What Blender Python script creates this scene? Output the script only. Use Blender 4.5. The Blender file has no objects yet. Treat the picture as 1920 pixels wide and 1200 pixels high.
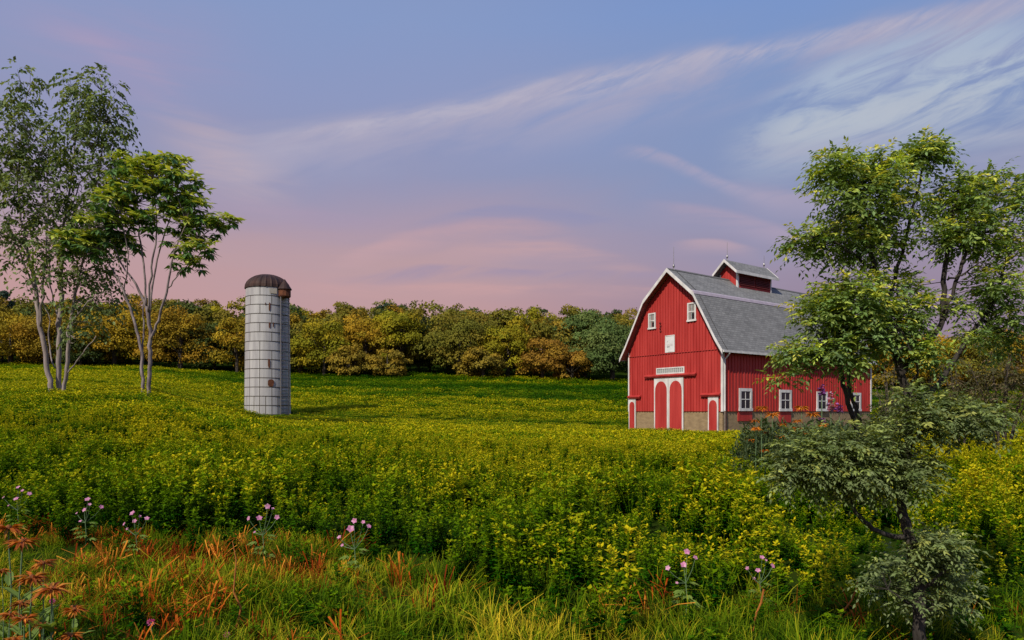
import bpy, math, random
import numpy as np
from mathutils import Vector

random.seed(7)
RNG = np.random.default_rng(7)
SC = bpy.context.scene
COL = SC.collection
F, CX, HY, EYE = 1259.0, 960.0, 771.0, 1.67      # focal length and horizon of the 1920 px wide photograph


def P(px, py, Y):
    return Vector(((px - CX) / F * Y, Y, EYE + (HY - py) / F * Y))


def lin(r, g, b):
    f = lambda c: (c / 12.92 if c <= .04045 else ((c + .055) / 1.055) ** 2.4)
    return (f(r / 255), f(g / 255), f(b / 255), 1)


# ------------------------------------------------------------------ terrain
TC = np.array([-1400, 0, 100, 270, 385, 500, 800, 1180, 1500, 1700, 1920, 3300.])
TU = (TC - CX) / F
TY = np.array([-1e4, 6, 15, 25, 34, 48, 60, 75, 90, 110, 130, 160, 200, 260, 400, 9000.])
L0 = [0, 0, .25, 1.15, 2.35, 3.4, 4.2, 5.4, 6.5, 8.3, 10, 14.5, 21.5, 23, 23, 23]
TZ = np.array([
    L0, L0, L0,
    [0, 0, .25, 1.15, 2.35, 3.2, 3.8, 5.0, 6.1, 7.9, 9.6, 14.5, 22.5, 24, 24, 23],
    [0, 0, .18, .75, 1.42, 2.0, 2.4, 3.7, 5.1, 7.1, 9.0, 13.8, 22, 23.5, 23.5, 23],
    [0, 0, .12, .42, .72, .95, 1.1, 2.5, 4.2, 6.3, 8.5, 13, 21.5, 23, 23, 23],
    [0, 0, 0, .1, .25, .5, .7, 2.2, 3.9, 6.0, 8.5, 13, 20.5, 22, 22, 23],
    [0, 0, 0, 0, 0, .05, .2, 1.5, 3.3, 5.3, 7.3, 11.5, 19, 21, 21, 23],
    [0, 0, 0, 0, 0, 0, 0, .8, 2.0, 4.0, 6.0, 9, 14, 16, 17, 20],
    [0, 0, 0, 0, 0, 0, .15, .9, 2.0, 3.6, 5.3, 7, 10, 11, 12, 16],
    [0, 0, 0, 0, 0, 0, .15, .9, 2.0, 3.6, 5.3, 7, 10, 11, 12, 16],
    [0, 0, 0, 0, 0, 0, .15, .9, 2.0, 3.6, 5.3, 7, 10, 11, 12, 16]])
YF = np.concatenate([np.arange(0, 60, .5), np.arange(60, 300, 2.), np.geomspace(300, 9000, 30)])
ZF = np.array([np.interp(YF, TY, r) for r in TZ])
for _ in range(30):
    ZF[:, 1:-1] = (ZF[:, :-2] + 2 * ZF[:, 1:-1] + ZF[:, 2:]) / 4


def ground_z(X, Y):
    X = np.asarray(X, float); Y = np.asarray(Y, float)
    Yc = np.clip(Y, 0, 8999)
    u = np.clip(X / np.maximum(Yc, 6), TU[0] + 1e-4, TU[-1] - 1e-4)
    k = np.clip(np.searchsorted(TU, u) - 1, 0, len(TU) - 2)
    f = (u - TU[k]) / (TU[k + 1] - TU[k]); f = .5 * f + .5 * f * f * (3 - 2 * f)
    j = np.clip(np.searchsorted(YF, Yc) - 1, 0, len(YF) - 2)
    g = (Yc - YF[j]) / (YF[j + 1] - YF[j])
    z0 = ZF[k, j] * (1 - g) + ZF[k, j + 1] * g
    z1 = ZF[k + 1, j] * (1 - g) + ZF[k + 1, j + 1] * g
    return z0 * (1 - f) + z1 * f


def gz(x, y):
    return float(ground_z(x, y))


def vnoise(X, Y, scale, seed):
    """smooth value noise in the plane, 0..1"""
    r = np.random.default_rng(seed); T = r.random((64, 64))
    x = np.asarray(X) / scale + 1000; y = np.asarray(Y) / scale + 1000
    i = np.floor(x).astype(int); j = np.floor(y).astype(int)
    fx = x - i; fy = y - j
    fx = fx * fx * (3 - 2 * fx); fy = fy * fy * (3 - 2 * fy)
    t = lambda a, b: T[a % 64, b % 64]
    return (t(i, j) * (1 - fx) + t(i + 1, j) * fx) * (1 - fy) + (t(i, j + 1) * (1 - fx) + t(i + 1, j + 1) * fx) * fy


# ------------------------------------------------------------------ materials
def new_mat(name):
    m = bpy.data.materials.new(name); m.use_nodes = True
    return m, m.node_tree, m.node_tree.nodes['Principled BSDF']


def mat(name, c1, c2=None, rough=.7, scale=3., stretch=(1, 1, 1), bump=0., detail=6, metal=0., fine=None, spec=.4):
    m, nt, b = new_mat(name)
    b.inputs['Roughness'].default_value = rough
    b.inputs['Metallic'].default_value = metal
    b.inputs['Specular IOR Level'].default_value = spec
    c2 = c2 or tuple(x * .75 for x in c1[:3]) + (1,)
    tc = nt.nodes.new('ShaderNodeTexCoord'); mp = nt.nodes.new('ShaderNodeMapping')
    mp.inputs['Scale'].default_value = stretch
    n = nt.nodes.new('ShaderNodeTexNoise'); n.inputs['Scale'].default_value = scale; n.inputs['Detail'].default_value = detail
    r = nt.nodes.new('ShaderNodeValToRGB')
    r.color_ramp.elements[0].position = .35; r.color_ramp.elements[1].position = .68
    r.color_ramp.elements[0].color = c1; r.color_ramp.elements[1].color = c2
    nt.links.new(tc.outputs['Object'], mp.inputs['Vector']); nt.links.new(mp.outputs['Vector'], n.inputs['Vector'])
    nt.links.new(n.outputs['Fac'], r.inputs['Fac']); nt.links.new(r.outputs['Color'], b.inputs['Base Color'])
    if bump:
        bp = nt.nodes.new('ShaderNodeBump'); bp.inputs['Strength'].default_value = bump; bp.inputs['Distance'].default_value = .02
        n2 = nt.nodes.new('ShaderNodeTexNoise'); n2.inputs['Scale'].default_value = fine or scale * 4; n2.inputs['Detail'].default_value = 4
        nt.links.new(mp.outputs['Vector'], n2.inputs['Vector']); nt.links.new(n2.outputs['Fac'], bp.inputs['Height'])
        nt.links.new(bp.outputs['Normal'], b.inputs['Normal'])
    return m


def leaf_mat(name, trans=.3, rough=.5, spec=.35):
    """colour comes from the per-leaf attribute Col"""
    m, nt, b = new_mat(name)
    a = nt.nodes.new('ShaderNodeAttribute'); a.attribute_name = 'Col'
    b.inputs['Roughness'].default_value = rough; b.inputs['Specular IOR Level'].default_value = spec
    nt.links.new(a.outputs['Color'], b.inputs['Base Color'])
    t = nt.nodes.new('ShaderNodeBsdfTranslucent'); g = nt.nodes.new('ShaderNodeMix'); g.data_type = 'RGBA'; g.blend_type = 'MULTIPLY'
    g.inputs['Factor'].default_value = 1; g.inputs[7].default_value = (1.5, 1.35, .5, 1)
    nt.links.new(a.outputs['Color'], g.inputs[6]); nt.links.new(g.outputs[2], t.inputs['Color'])
    mx = nt.nodes.new('ShaderNodeMixShader'); mx.inputs[0].default_value = trans
    out = nt.nodes['Material Output']
    nt.links.new(b.outputs[0], mx.inputs[1]); nt.links.new(t.outputs[0], mx.inputs[2]); nt.links.new(mx.outputs[0], out.inputs[0])
    return m


def crop_mat(name, green, mid, yellow, trans=.25):
    """attribute 'tip' on the plant (0 at its foot, 1 at its flowering top), attribute 'tint' on each plant"""
    m, nt, b = new_mat(name); N = nt.nodes; L = nt.links
    tip = N.new('ShaderNodeAttribute'); tip.attribute_name = 'tip'
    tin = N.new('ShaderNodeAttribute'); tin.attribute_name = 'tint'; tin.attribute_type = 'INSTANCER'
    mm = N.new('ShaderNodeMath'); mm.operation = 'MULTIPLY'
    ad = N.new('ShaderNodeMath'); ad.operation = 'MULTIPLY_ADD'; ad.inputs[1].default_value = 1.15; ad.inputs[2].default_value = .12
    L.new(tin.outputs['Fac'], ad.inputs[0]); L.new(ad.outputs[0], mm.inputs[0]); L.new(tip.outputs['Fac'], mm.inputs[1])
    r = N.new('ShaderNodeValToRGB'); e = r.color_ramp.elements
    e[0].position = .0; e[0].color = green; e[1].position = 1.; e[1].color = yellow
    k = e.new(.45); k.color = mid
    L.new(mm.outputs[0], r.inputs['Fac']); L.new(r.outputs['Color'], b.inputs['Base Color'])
    b.inputs['Roughness'].default_value = .7; b.inputs['Specular IOR Level'].default_value = .04
    t = N.new('ShaderNodeBsdfTranslucent'); L.new(r.outputs['Color'], t.inputs['Color'])
    mx = N.new('ShaderNodeMixShader'); mx.inputs[0].default_value = trans
    L.new(b.outputs[0], mx.inputs[1]); L.new(t.outputs[0], mx.inputs[2]); L.new(mx.outputs[0], N['Material Output'].inputs[0])
    return m


# ------------------------------------------------------------------ mesh helpers
def obj(name, V, Fc, mats, parent=None, midx=None, col=None, attrs=None, smooth=False, uv=None):
    me = bpy.data.meshes.new(name)
    me.from_pydata(V if isinstance(V, list) else V.tolist(), [], Fc if isinstance(Fc, list) else Fc.tolist())
    for m in (mats if isinstance(mats, (list, tuple)) else [mats]):
        me.materials.append(m)
    if midx is not None:
        me.polygons.foreach_set('material_index', np.asarray(midx, np.int32))
    if col is not None:
        a = me.color_attributes.new('Col', 'FLOAT_COLOR', 'POINT')
        c = np.ones((len(me.vertices), 4), np.float32); c[:, :3] = col
        a.data.foreach_set('color', c.ravel())
    for k, v in (attrs or {}).items():
        a = me.attributes.new(k, 'FLOAT', 'POINT'); a.data.foreach_set('value', np.asarray(v, np.float32))
    if smooth:
        me.polygons.foreach_set('use_smooth', np.ones(len(me.polygons), bool))
    me.update()
    o = bpy.data.objects.new(name, me)
    if parent is not False:
        COL.objects.link(o)
    if parent:
        o.parent = parent
    return o


class MB:
    """collects boxes, tubes and prisms that belong to one part"""
    def __init__(s):
        s.v = []; s.f = []; s.m = []

    def add(s, V, Fc, m=0):
        k = len(s.v); s.v += [tuple(p) for p in V]
        s.f += [tuple(i + k for i in q) for q in Fc]; s.m += [m] * len(Fc)

    def box(s, a, b, m=0):
        (x0, y0, z0), (x1, y1, z1) = a, b
        s.add([(x0, y0, z0), (x1, y0, z0), (x1, y1, z0), (x0, y1, z0), (x0, y0, z1), (x1, y0, z1), (x1, y1, z1), (x0, y1, z1)],
              [(0, 3, 2, 1), (4, 5, 6, 7), (0, 1, 5, 4), (1, 2, 6, 5), (2, 3, 7, 6), (3, 0, 4, 7)], m)

    def prism(s, poly, w, m=0):
        """poly: list of 3-D points (one plane), w: extrusion vector"""
        n = len(poly); w = Vector(w); p = [Vector(q) for q in poly]
        s.add(p + [q + w for q in p], [tuple(range(n))[::-1], tuple(range(n, 2 * n))] + [(i, (i + 1) % n, (i + 1) % n + n, i + n) for i in range(n)], m)

    def tube(s, pts, rad, n=6, m=0, cap=True):
        pts = [Vector(p) for p in pts]; V = []; Fc = []
        up = Vector((0, 0, 1)); prev = None
        for i, p in enumerate(pts):
            t = (pts[min(i + 1, len(pts) - 1)] - pts[max(i - 1, 0)]).normalized()
            a = prev if prev is not None else (Vector((1, 0, 0)) if abs(t.x) < .8 else Vector((0, 1, 0)))
            a = (a - t * a.dot(t)).normalized(); prev = a; b = t.cross(a)
            r = rad[i] if isinstance(rad, (list, tuple)) else rad
            for k in range(n):
                w = 2 * math.pi * k / n
                V.append(p + (a * math.cos(w) + b * math.sin(w)) * r)
        for i in range(len(pts) - 1):
            for k in range(n):
                Fc.append((i * n + k, i * n + (k + 1) % n, (i + 1) * n + (k + 1) % n, (i + 1) * n + k))
        if cap:
            Fc.append(tuple(range(n))[::-1]); Fc.append(tuple(range((len(pts) - 1) * n, len(pts) * n)))
        s.add(V, Fc, m)

    def build(s, name, mats, parent=None, smooth=False):
        return obj(name, s.v, s.f, mats, parent, s.m, smooth=smooth)


def tag(o, label=None, cat=None, group=None, kind=None):
    if label: o['label'] = label
    if cat: o['category'] = cat
    if group: o['group'] = group
    if kind: o['kind'] = kind
    return o


def empty(name, loc, label=None, cat=None, group=None, rz=0):
    o = bpy.data.objects.new(name, None); COL.objects.link(o)
    o.location = loc; o.rotation_euler.z = rz; o.empty_display_size = .2
    return tag(o, label, cat, group)


def spline(ctrl, sub=5, jit=0., seed=0):
    """Catmull-Rom through (x, y, z, r) rows"""
    c = np.array(ctrl, float); r = np.random.default_rng(seed)
    q = np.vstack([2 * c[0] - c[1], c, 2 * c[-1] - c[-2]]); out = []
    for i in range(1, len(q) - 2):
        for t in np.linspace(0, 1, sub, endpoint=False):
            p0, p1, p2, p3 = q[i - 1:i + 3]
            out.append(.5 * (2 * p1 + (p2 - p0) * t + (2 * p0 - 5 * p1 + 4 * p2 - p3) * t * t + (3 * p1 - p0 - 3 * p2 + p3) * t ** 3))
    out.append(c[-1]); out = np.array(out)
    out[1:-1, :3] += r.normal(0, 1, (len(out) - 2, 3)) * jit
    out[:, 3] = np.maximum(out[:, 3], .001)
    return out


def nrm(a):
    return a / np.maximum(np.linalg.norm(a, axis=-1, keepdims=True), 1e-9)


# leaf shapes: x along the leaf, y across (half width 1), z out of its plane
LEAF_S = (np.array([(0, 0, 0), (.45, 1, .06), (1, 0, -.1), (.45, -1, .06), (.5, 0, 0.)]), np.array([(0, 3, 2, 4), (0, 4, 2, 1)]))
LEAF_L = (np.array([(0, 0, 0), (.3, .95, .05), (.68, .75, .0), (1, 0, -.16), (.68, -.75, 0), (.3, -.95, .05), (.3, 0, .0), (.68, 0, -.04)]),
          np.array([(0, 5, 6, 6), (5, 4, 7, 6), (4, 3, 7, 7), (0, 6, 1, 1), (6, 7, 2, 1), (7, 3, 2, 2)]))
LEAF_Q = (np.array([(0, 0, 0), (.5, 1, 0), (1, 0, 0), (.5, -1, 0.)]), np.array([(0, 3, 2, 1)]))


def leaves(pos, d, n, L, W, col, shape=LEAF_S):
    """numpy cloud of leaves -> V, F, Col"""
    T, Fq = shape
    d = nrm(d); y = nrm(np.cross(n, d)); z = np.cross(d, y)
    L = np.broadcast_to(L, (len(pos),)); W = np.broadcast_to(W, (len(pos),))
    V = pos[:, None] + d[:, None] * (T[None, :, :1] * L[:, None, None]) + y[:, None] * (T[None, :, 1:2] * W[:, None, None] / 2) + z[:, None] * (T[None, :, 2:3] * L[:, None, None])
    k = len(T)
    Fc = Fq[None] + (np.arange(len(pos)) * k)[:, None, None]
    C = np.repeat(np.broadcast_to(col, (len(pos), 3))[:, None], k, 1)
    Fc = Fc.reshape(-1, Fq.shape[1])
    return V.reshape(-1, 3), Fc, C.reshape(-1, 3)


def clean_faces(Fc):
    return [tuple(dict.fromkeys(q)) for q in (Fc.tolist() if not isinstance(Fc, list) else Fc)]


def cat_leaves(parts):
    V = []; Fq = []; C = []; k = 0
    for v, f, c in parts:
        V.append(v); Fq.append(f + k); C.append(c); k += len(v)
    return np.vstack(V), np.vstack(Fq), np.vstack(C)


def pick(cols, w, n, r, var=.18):
    c = np.array(cols)[r.choice(len(cols), n, p=np.array(w) / np.sum(w))]
    return c * (1 + r.normal(0, var, (n, 1))).clip(.45, 1.7)


# ------------------------------------------------------------------ shared materials
M_leaf = leaf_mat('leaf', trans=.34, spec=.2)
M_leaf_gloss = leaf_mat('glossy_leaf', trans=.22, rough=.33, spec=.5)
M_far_leaf = leaf_mat('far_leaf', trans=.12, rough=.8, spec=.1)
M_petal = leaf_mat('petal', trans=.25, rough=.6, spec=.2)
M_bark_dark = mat('dark_bark', (.022, .018, .016, 1), (.06, .052, .046, 1), .9, 30, (1, 1, .25), 1., fine=60)
M_bark_pale = mat('pale_bark', (.19, .155, .15, 1), (.33, .28, .27, 1), .85, 5, (1, 1, .3), .6)
M_bark_grey = mat('grey_bark', (.10, .08, .085, 1), (.30, .25, .25, 1), .85, 6, (1, 1, .35), .6)
M_bark_far = mat('far_bark', (.05, .04, .03, 1), (.09, .075, .06, 1), .9, 2)
M_stem = mat('green_stem', (.09, .16, .07, 1), (.14, .22, .10, 1), .6, 20)

# ------------------------------------------------------------------ ground
xs = np.concatenate([-np.geomspace(4500, 60, 40), np.arange(-58, 58.1, 1.6), np.geomspace(60, 4500, 40)])
ys = np.concatenate([-np.geomspace(900, 12, 14), np.arange(-10, 70, 1.1), np.geomspace(70, 6500, 90)])
GX, GY = np.meshgrid(xs, ys)
GZ = ground_z(GX, GY)
nx, ny = len(xs), len(ys)
idx = np.arange(nx * ny).reshape(ny, nx)
GF = np.stack([idx[:-1, :-1], idx[:-1, 1:], idx[1:, 1:], idx[1:, :-1]], -1).reshape(-1, 4)
M_ground = mat('field_soil', (.010, .026, .003, 1), (.030, .048, .006, 1), 1., .9, bump=.8, fine=9, spec=0.)
tag(obj('ground', np.stack([GX, GY, GZ], -1).reshape(-1, 3), GF, M_ground, smooth=True), kind='structure')

# pale stubble track along the foot of the wood on the right
tv = []; 
for k in range(41):
    px = 1400 + k * 30
    for Y in (112, 121):
        x = (px - CX) / F * Y
        tv.append((x, Y, gz(x, Y) + .55))
M_track = mat('stubble', (.50, .33, .06, 1), (.34, .22, .06, 1), .95, .4, (1, 3, 1), .4)
tag(obj('path', tv, [(2 * k, 2 * k + 2, 2 * k + 3, 2 * k + 1) for k in range(40)], M_track), kind='structure')

# ------------------------------------------------------------------ scattered ground cover
def scatter(name, pts, rot, scl, idx, tint, protos):
    c = bpy.data.collections.new(name + '_kinds')
    for k, p in enumerate(protos):
        p.name = f'{name}_kind_{k:02d}'; c.objects.link(p)
    me = bpy.data.meshes.new(name); me.from_pydata(pts.tolist(), [], [])
    for nm, ty, v in (('rot', 'FLOAT_VECTOR', rot), ('scl', 'FLOAT_VECTOR', scl), ('idx', 'INT', idx), ('tint', 'FLOAT', tint)):
        a = me.attributes.new(nm, ty, 'POINT')
        a.data.foreach_set('vector' if ty == 'FLOAT_VECTOR' else 'value', np.ascontiguousarray(v, np.int32 if ty == 'INT' else np.float32).ravel())
    o = bpy.data.objects.new(name, me); COL.objects.link(o)
    g = bpy.data.node_groups.new(name, 'GeometryNodeTree')
    g.interface.new_socket('Geometry', in_out='INPUT', socket_type='NodeSocketGeometry')
    g.interface.new_socket('Geometry', in_out='OUTPUT', socket_type='NodeSocketGeometry')
    N = g.nodes; L = g.links
    gi = N.new('NodeGroupInput'); go = N.new('NodeGroupOutput'); ip = N.new('GeometryNodeInstanceOnPoints')
    ci = N.new('GeometryNodeCollectionInfo'); ci.inputs['Collection'].default_value = c
    ci.inputs['Separate Children'].default_value = True; ci.inputs['Reset Children'].default_value = True
    def na(nm, ty):
        n = N.new('GeometryNodeInputNamedAttribute'); n.data_type = ty; n.inputs['Name'].default_value = nm
        return n.outputs['Attribute']
    ip.inputs['Pick Instance'].default_value = True
    L.new(gi.outputs[0], ip.inputs['Points']); L.new(ci.outputs[0], ip.inputs['Instance'])
    L.new(na('idx', 'INT'), ip.inputs['Instance Index']); L.new(na('rot', 'FLOAT_VECTOR'), ip.inputs['Rotation'])
    L.new(na('scl', 'FLOAT_VECTOR'), ip.inputs['Scale']); L.new(ip.outputs[0], go.inputs[0])
    md = o.modifiers.new('scatter', 'NODES'); md.node_group = g
    return o


M_crop = crop_mat('crop_leaf', (.010, .080, .001, 1), (.15, .25, .002, 1), (.58, .49, .010, 1))
M_crop_far = crop_mat('far_crop_leaf', (.010, .080, .001, 1), (.13, .22, .002, 1), (.58, .48, .008, 1))


def crop_plant(seed, shape=LEAF_S, n_st=4, per=26, h=1., lw=.022, ll=.085):
    """one weed-like crop plant, 1 unit tall: upright stems with leaf whorls and a starry top"""
    r = np.random.default_rng(seed); parts = []; tips = []
    for s in range(n_st):
        a = r.uniform(0, 6.28); lean = r.uniform(.08, .40) if s else .05
        hh = h * r.uniform(.55, 1.0)
        t = np.sort(r.uniform(.12, 1, per)); t[-7:] = 1 - r.uniform(0, .06, 7)
        ax = np.array([math.cos(a) * lean, math.sin(a) * lean, 1]) * hh
        pos = t[:, None] * ax * np.array([1, 1, 1]) + r.normal(0, .012, (per, 3))
        th = r.uniform(0, 6.28, per); up = r.uniform(-.1, .8, per); up[-7:] = r.uniform(.3, 1.3, 7)
        d = np.stack([np.cos(th), np.sin(th), up], 1)
        n = np.stack([-np.cos(th) * up, -np.sin(th) * up, np.ones(per)], 1) + r.normal(0, .25, (per, 3))
        sz = ll * r.uniform(.7, 1.35, per) * (1.15 - .35 * t)
        v, f, c = leaves(pos, d, n, sz, sz * lw / ll * 2.2, np.zeros(3), shape)
        parts.append((v, f, c)); 
        k = len(shape[0]); tp = np.clip((t * hh - .30) / .55, 0, 1) ** 1.2 * r.uniform(.55, 1.15, per)
        tips.append(np.repeat(tp, k))
        # stem: a thin two-sided strip pair
        w = .006
        sv = np.array([(-w, 0, 0), (w, 0, 0), ax + [w * .5, 0, 0], ax - [w * .5, 0, 0], (0, -w, 0), (0, w, 0), ax + [0, w * .5, 0], ax - [0, w * .5, 0]])
        sf = np.array([(0, 1, 2, 3), (4, 5, 6, 7)])
        parts.append((sv, sf, np.zeros((8, 3)))); tips.append(np.full(8, .35))
    V, Fq, C = cat_leaves(parts)
    return obj('crop_plant', V, Fq, M_crop, False, attrs={'tip': np.concatenate(tips)})


def crop_clump(seed, n=60, ll=.16):
    """a metre-wide tuft of the same crop seen from far off"""
    r = np.random.default_rng(seed)
    p = r.uniform(-.55, .55, (n, 2)); z = r.uniform(.15, 1, n)
    th = r.uniform(0, 6.28, n)
    d = np.stack([np.cos(th), np.sin(th), r.uniform(.2, 1.6, n)], 1); nn = np.stack([r.normal(0, .5, n), r.normal(0, .5, n), np.ones(n)], 1)
    s = ll * r.uniform(.7, 1.4, n)
    v, f, c = leaves(np.column_stack([p, z]), d, nn, s, s * .55, np.zeros(3), LEAF_Q)
    return obj('crop_clump', v, f, M_crop_far, False, attrs={'tip': np.repeat(np.clip(z * 1.1 - .25, 0, 1) * r.uniform(.5, 1.1, n), 4)})


def edge_y(u):
    """where the mown front strip ends and the crop begins"""
    px = CX + F * u
    return np.interp(px, [-800, 0, 480, 650, 800, 950, 1150, 1500, 1750, 2600], [9.3, 9.0, 8.3, 8.0, 6.9, 6.2, 5.8, 5.4, 5.4, 5.6])


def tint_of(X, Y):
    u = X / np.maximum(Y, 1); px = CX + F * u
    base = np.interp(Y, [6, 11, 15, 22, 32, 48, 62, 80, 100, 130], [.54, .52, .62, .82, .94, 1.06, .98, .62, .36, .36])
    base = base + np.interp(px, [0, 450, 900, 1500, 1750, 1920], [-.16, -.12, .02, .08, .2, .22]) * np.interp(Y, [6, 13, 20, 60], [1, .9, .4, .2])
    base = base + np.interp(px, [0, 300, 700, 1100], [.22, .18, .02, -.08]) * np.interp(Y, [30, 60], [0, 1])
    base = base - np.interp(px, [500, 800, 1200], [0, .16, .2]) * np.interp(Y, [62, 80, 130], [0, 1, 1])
    n = (vnoise(X, Y, 1.3, 1) - .5) * .75 + (vnoise(X, Y, 5, 2) - .5) * .5 + (vnoise(X * .16, Y, 5, 3) - .5) * np.interp(Y, [20, 50, 60], [0, .9, 1.3]) + (vnoise(X * .12, Y, 2.2, 4) - .5) * np.interp(Y, [30, 60], [0, .8])  # long bands put the shading of ground undulations into the plant colour
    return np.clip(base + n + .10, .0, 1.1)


def polar_points(y0, y1, dens, umax, r, dens_far=None):
    """points with density (per m2) in the wedge |X| < umax * Y"""
    area = umax * (y1 * y1 - y0 * y0); n = int(area * dens)
    Y = np.sqrt(r.uniform(y0 * y0, y1 * y1, n)); X = r.uniform(-umax, umax, n) * Y
    return X, Y


BX0, BY0, BANG = 15.0, 47.8, math.atan2(.585, .811)      # the barn's near corner and its turn
BW, BL = 9.2, 21.2


def in_barn(X, Y, m):
    c, s = math.cos(BANG), math.sin(BANG)
    lx = (X - BX0) * c + (Y - BY0) * s; ly = -(X - BX0) * s + (Y - BY0) * c
    return (lx > -m) & (lx < BL + m) & (ly > -m) & (ly < BW + m)


SILO = P(502, 784, 60); SILO_R = 1.84


def keep_out(X, Y):
    return ~in_barn(X, Y, .35) & (np.hypot(X - SILO.x, Y - SILO.y) > SILO_R + .1)


r = np.random.default_rng(11)
# near crop: single plants
X, Y = polar_points(4.6, 27, 19, 1.0, r)
k = (Y > edge_y(X / Y) + r.normal(0, .22, len(X)) + (vnoise(X, Y, .9, 14) - .5) * 1.5); k |= (r.random(len(X)) < .16) & (vnoise(X, Y, .8, 15) > .55)
X, Y = X[k], Y[k]
hgt = np.interp(Y, [6, 9, 14, 27], [.50, .60, .56, .42]) * (.36 + 1.05 * vnoise(X, Y, .9, 5)) * r.uniform(.65, 1.3, len(X)) * (.75 + .5 * vnoise(X, Y, 3.5, 6))
n = len(X)
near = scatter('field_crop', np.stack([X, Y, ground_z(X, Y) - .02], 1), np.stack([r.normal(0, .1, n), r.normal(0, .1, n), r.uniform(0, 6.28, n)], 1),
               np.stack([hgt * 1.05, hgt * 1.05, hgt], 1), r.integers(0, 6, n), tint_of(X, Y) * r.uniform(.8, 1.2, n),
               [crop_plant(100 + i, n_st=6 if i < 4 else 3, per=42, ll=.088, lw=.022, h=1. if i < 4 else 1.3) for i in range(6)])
tag(near, kind='stuff')
# the field beyond: tufts
PX, PY, PH = [], [], []
for y0, y1, dens in ((26, 42, 7.), (42, 70, 4.2), (70, 128, 2.4)):
    X, Y = polar_points(y0, y1, dens, .98, r)
    PX.append(X); PY.append(Y); PH.append(np.full(len(X), 1.))
X = np.concatenate(PX); Y = np.concatenate(PY)
k = keep_out(X, Y); X, Y = X[k], Y[k]; n = len(X)
hgt = np.interp(Y, [26, 40, 48, 62, 75, 128], [.45, .33, .25, .30, .5, .7]) * (.4 + .6 * vnoise(X, Y, 2.2, 8) + .6 * vnoise(X * .16, Y, 5, 3)) * r.uniform(.7, 1.3, n)
wid = np.interp(Y, [26, 48, 70, 128], [.55, .75, 1.0, 1.35])
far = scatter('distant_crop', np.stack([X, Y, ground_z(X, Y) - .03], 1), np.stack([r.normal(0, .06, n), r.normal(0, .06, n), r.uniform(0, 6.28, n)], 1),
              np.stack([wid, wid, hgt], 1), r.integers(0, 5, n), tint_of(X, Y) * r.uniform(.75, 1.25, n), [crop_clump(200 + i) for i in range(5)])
tag(far, kind='stuff')

# front strip: green grass, dry grass, low leaves
M_grass = crop_mat('grass_blade', (.018, .085, .003, 1), (.18, .26, .006, 1), (.72, .52, .03, 1))
M_dry = crop_mat('dry_blade', (.13, .012, .006, 1), (.46, .085, .008, 1), (.74, .30, .035, 1))


def grass_tuft(seed, nb=14, m=None, h=1., curl=.5, w=.016, seedhead=False):
    r = np.random.default_rng(seed); V = []; Fq = []; T = []
    for b in range(nb):
        a = r.uniform(0, 6.28); lean = r.uniform(.1, curl); hh = h * r.uniform(.5, 1.0); k = len(V)
        bx, by = r.normal(0, .10, 2); ww = w * r.uniform(.7, 1.3)
        ca, sa = math.cos(a), math.sin(a); tv = r.uniform(.7, 1.2)
        for i, t in enumerate((0, .4, .75, 1)):
            o = lean * hh * t * t; z = hh * t * (1 - .35 * lean * t)
            wi = ww * (1 - t * .85) if not (seedhead and t >= .75) else ww * 1.5
            c = (bx + ca * o, by + sa * o, z)
            V += [(c[0] - sa * wi, c[1] + ca * wi, z), (c[0] + sa * wi, c[1] - ca * wi, z)]
            T += [t * tv] * 2
        for i in range(3):
            Fq.append((k + 2 * i, k + 2 * i + 1, k + 2 * i + 3, k + 2 * i + 2))
    return obj('grass_tuft', V, Fq, m, False, attrs={'tip': T})


X, Y = polar_points(2.2, 9.8, 105, 1.05, r)
k = Y < edge_y(X / Y) + r.normal(.15, .3, len(X)); X, Y = X[k], Y[k]; n = len(X)
hgt = (.07 + .27 * vnoise(X, Y, .5, 21)) * r.uniform(.6, 1.35, n)
tint = np.clip(.44 + (vnoise(X, Y, .8, 22) - .5) * 1.1 + r.normal(0, .15, n), 0, 1)
tag(scatter('meadow_grass', np.stack([X, Y, ground_z(X, Y) - .01], 1), np.stack([r.normal(0, .18, n), r.normal(0, .18, n), r.uniform(0, 6.28, n)], 1),
            np.stack([hgt * 1.4, hgt * 1.4, hgt], 1), r.integers(0, 5, n), tint,
            [grass_tuft(300 + i, 13, M_grass, 1., .3 + .25 * i, .014) for i in range(5)]), kind='stuff')
# dry, rust-coloured grass, thick on the left
X, Y = polar_points(3.6, 9.4, 62, .95, r)
px = CX + F * X / Y
w = np.interp(px, [-200, 60, 200, 560, 720, 900, 1920], [.3, .5, .95, .8, .22, .06, .08]) * np.interp(Y, [3.6, 5, 5.6, 7.2, 8.6, 9.4], [.25, .5, 1, 1, .6, 0])
k = (r.random(len(X)) < w * (vnoise(X, Y, .7, 31) > .36)) & (Y < edge_y(X / Y) + .1); X, Y = X[k], Y[k]; n = len(X)
hgt = (.15 + .22 * vnoise(X, Y, .6, 32)) * r.uniform(.6, 1.4, n)
tag(scatter('dry_grass', np.stack([X, Y, ground_z(X, Y) - .01], 1), np.stack([r.normal(0, .2, n), r.normal(0, .2, n), r.uniform(0, 6.28, n)], 1),
            np.stack([hgt * 1.2, hgt * 1.2, hgt], 1), r.integers(0, 4, n), np.clip(.48 + (vnoise(X, Y, .45, 36) - .5) * 1.3 + r.normal(0, .2, n), 0, 1),
            [grass_tuft(400 + i, 8 + i, M_dry, 1., .45 + .22 * i, .0095, i % 2 == 0) for i in range(4)]), kind='stuff')
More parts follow.
